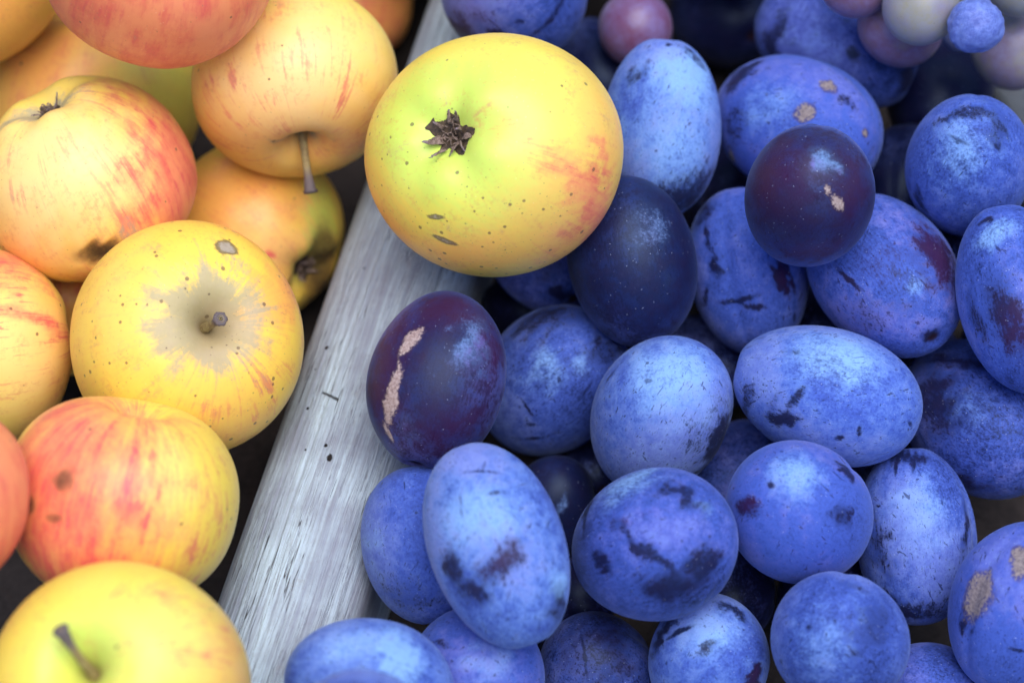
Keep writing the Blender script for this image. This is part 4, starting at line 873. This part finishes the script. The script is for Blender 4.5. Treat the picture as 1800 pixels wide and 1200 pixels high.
F('B1', 'apple', (-4.8533,27.505,84.681), (0.1993,0.088411,0.95403,0.20564), (30.409,25.543),
  'large yellow green apple lying on the rail, dry calyx facing up', 'apples heaped beside the rail', dict(calyx=1,flat=.955),
  marks=[('green',(-0.5777,0.40084,-25.536),(-0.041935,0.0043841,0.00071795),(0.0053375,0.050976,0.00047939),1.15),
   ('green',(-3.9615,9.7494,-23.965),(-0.033797,0.011593,0.0072699),(0.020366,0.051578,0.01243),0.8),
   ('green',(-12.155,-4.6433,-23.087),(-0.036379,0.0029305,0.013099),(0.0011157,0.042943,-0.0065087),0.55),
   ('gold',(-25.448,-16.422,-2.2842),(0.00036906,-0.0086156,0.040803),(-0.036867,0.054787,0.011902),1.1),
   ('gold',(20.914,-14.959,-13.637),(-0.034353,0.030764,-0.060986),(0.036601,0.047107,0.0031456),1),
   ('gold',(-6.0058,-26.372,-11.674),(-0.046742,0.0024703,0.01303),(-0.020029,0.056333,-0.082526),0.9),
   ('blush',(-30.227,-1.067,-2.6367),(-0.048162,0.33202,0.29479),(0.010265,0.10075,-0.1118),0.7),
   ('blush',(-22.964,-19.906,0.87376),(-0.07859,0.092105,0.023174),(-0.019554,0.014779,-0.12505),0.4),
   ('streak',(-28.593,-8.8113,-4.5593),(-0.023608,-0.0055884,0.11209),(-0.030804,0.10103,-0.0014512),0.35),
   ('dots',(1.5017,-21.017,-18.417),(-0.035165,-0.0074378,0.0039657),(-0.013036,0.04284,-0.035245),1.3),
   ('pale',(-19.712,2.7323,-19.314),(-0.073073,0.0064068,0.053264),(0.0093459,0.088832,0.0021366),0.15),
   ('blush',(-27.408,-12.833,2.4897),(-0.070804,0.16958,0.066768),(-0.012451,0.01352,-0.047543),0.85),
   ('gold',(-30.041,2.0917,-3.5513),(-0.014855,0.0042704,0.090439),(0.0036434,0.048279,-0.0016812),0.9),
   ('scar',(3.0328,-18.785,-19.924),(-0.39373,-0.022596,-0.027257),(-0.012926,1.1488,-0.76562),0.8),
   ('scar',(2.5127,-23.758,-15.803),(-0.2697,-0.10596,0.082144),(-0.46029,0.62093,-0.71035),0.8),
   ('gold',(19.462,13.117,-16.242),(-0.067196,0.10303,0.0018982),(0.067963,0.042818,0.081859),0.4)])
F('D1', 'plum', (1.4913,32.993,9.0854), (0.865,0.36563,0.33861,0.05857), (8.2328,10.703),  # from here on, filler plums added and kept dark so gaps read as shade
  'dark filler plum added to deepen the gaps at the bottom of the heap', 'dark filler plums at the bottom', dict(bloom=.1),
  marks=[])
F('D2', 'plum', (20.227,-14.858,7.5153), (0.8293,0.52386,0.19427,-0.0097432), (6.9,8.97),
  'dark filler plum added to deepen the gaps at the bottom of the heap', 'dark filler plums at the bottom', dict(bloom=.1),
  marks=[])
F('D3', 'plum', (59.128,63.69,14.599), (0.78379,0.60983,-0.11712,0.0079915), (14.016,18.221),
  'dark filler plum added to deepen the gaps at the bottom of the heap', 'dark filler plums at the bottom', dict(bloom=.1),
  marks=[])
F('D4', 'plum', (79.09,20.028,15.712), (0.90114,0.31663,0.2888,0.065515), (13.564,17.633),
  'dark filler plum added to deepen the gaps at the bottom of the heap', 'dark filler plums at the bottom', dict(bloom=.1),
  marks=[])
F('D5', 'plum', (76.468,-51.523,12.012), (0.8556,0.36141,-0.3695,-0.028346), (10.865,14.125),
  'dark filler plum added to deepen the gaps at the bottom of the heap', 'dark filler plums at the bottom', dict(bloom=.1),
  marks=[])
F('D6', 'plum', (104.8,13.585,12.212), (0.81683,0.57203,0.074377,-0.0051316), (11.443,14.876),
  'dark filler plum added to deepen the gaps at the bottom of the heap', 'dark filler plums at the bottom', dict(bloom=.1),
  marks=[])
F('D7', 'plum', (24.272,25.921,13.377), (0.844,0.46124,0.27323,0.016585), (11.954,15.54),
  'dark filler plum added to deepen the gaps at the bottom of the heap', 'dark filler plums at the bottom', dict(bloom=.1),
  marks=[])
F('D8', 'plum', (15.309,-52.065,10.31), (0.8648,0.41545,0.28199,0.0010393), (9.2708,12.052),
  'dark filler plum added to deepen the gaps at the bottom of the heap', 'dark filler plums at the bottom', dict(bloom=.1),
  marks=[])
F('D9', 'plum', (124.19,20.972,8.6484), (0.79576,0.58434,-0.15861,0.012062), (8.2918,10.779),
  'dark filler plum added to deepen the gaps at the bottom of the heap', 'dark filler plums at the bottom', dict(bloom=.1),
  marks=[])
F('D10', 'plum', (-2.762,-60.521,11.528), (0.83753,0.52732,0.14218,-0.016011), (10.733,13.953),
  'dark filler plum added to deepen the gaps at the bottom of the heap', 'dark filler plums at the bottom', dict(bloom=.1),
  marks=[])

# ---------------------------------------------------------------- the grape bunch: berries hang on one stalk
cen = sum((o.location for o in BUNCH), Vector())/len(BUNCH)
bunch = bpy.data.objects.new('grape_bunch', None); COL.objects.link(bunch); bunch.location = cen
tagit(bunch, 'bunch of pale and reddish grapes hanging into the top right corner', 'grape bunch', None)
hub = cen+Vector((.012, .022, .004))
VV, ff = tube([hub-cen+Vector((.0, -.008, -.004)), hub-cen, hub-cen+Vector((.004, .012, .006)), hub-cen+Vector((.012, .028, .014))], [.0011, .0014, .0016, .0018], 10)
st = make('stalk', VV, ff, 'grapestem', bunch, True, {'tip': [0]*len(VV)}); st['seed'] = .5
for o in BUNCH:
    d = (hub-o.location); L = d.length; r = max(v.co.length for v in o.data.vertices[:1])
    p0 = o.location+d*min(.9, r*.9/L); m = (p0+hub)/2+Vector((0, .001, -.001))
    VV, ff = tube([p0-cen, m-cen, hub-cen], [.0009, .0006, .0008], 8)
    pc = make('pedicel', VV, ff, 'grapestem', bunch, True, {'tip': [0]*len(VV)}); pc['seed'] = .7
    o.location = o.location-cen; o.parent = bunch
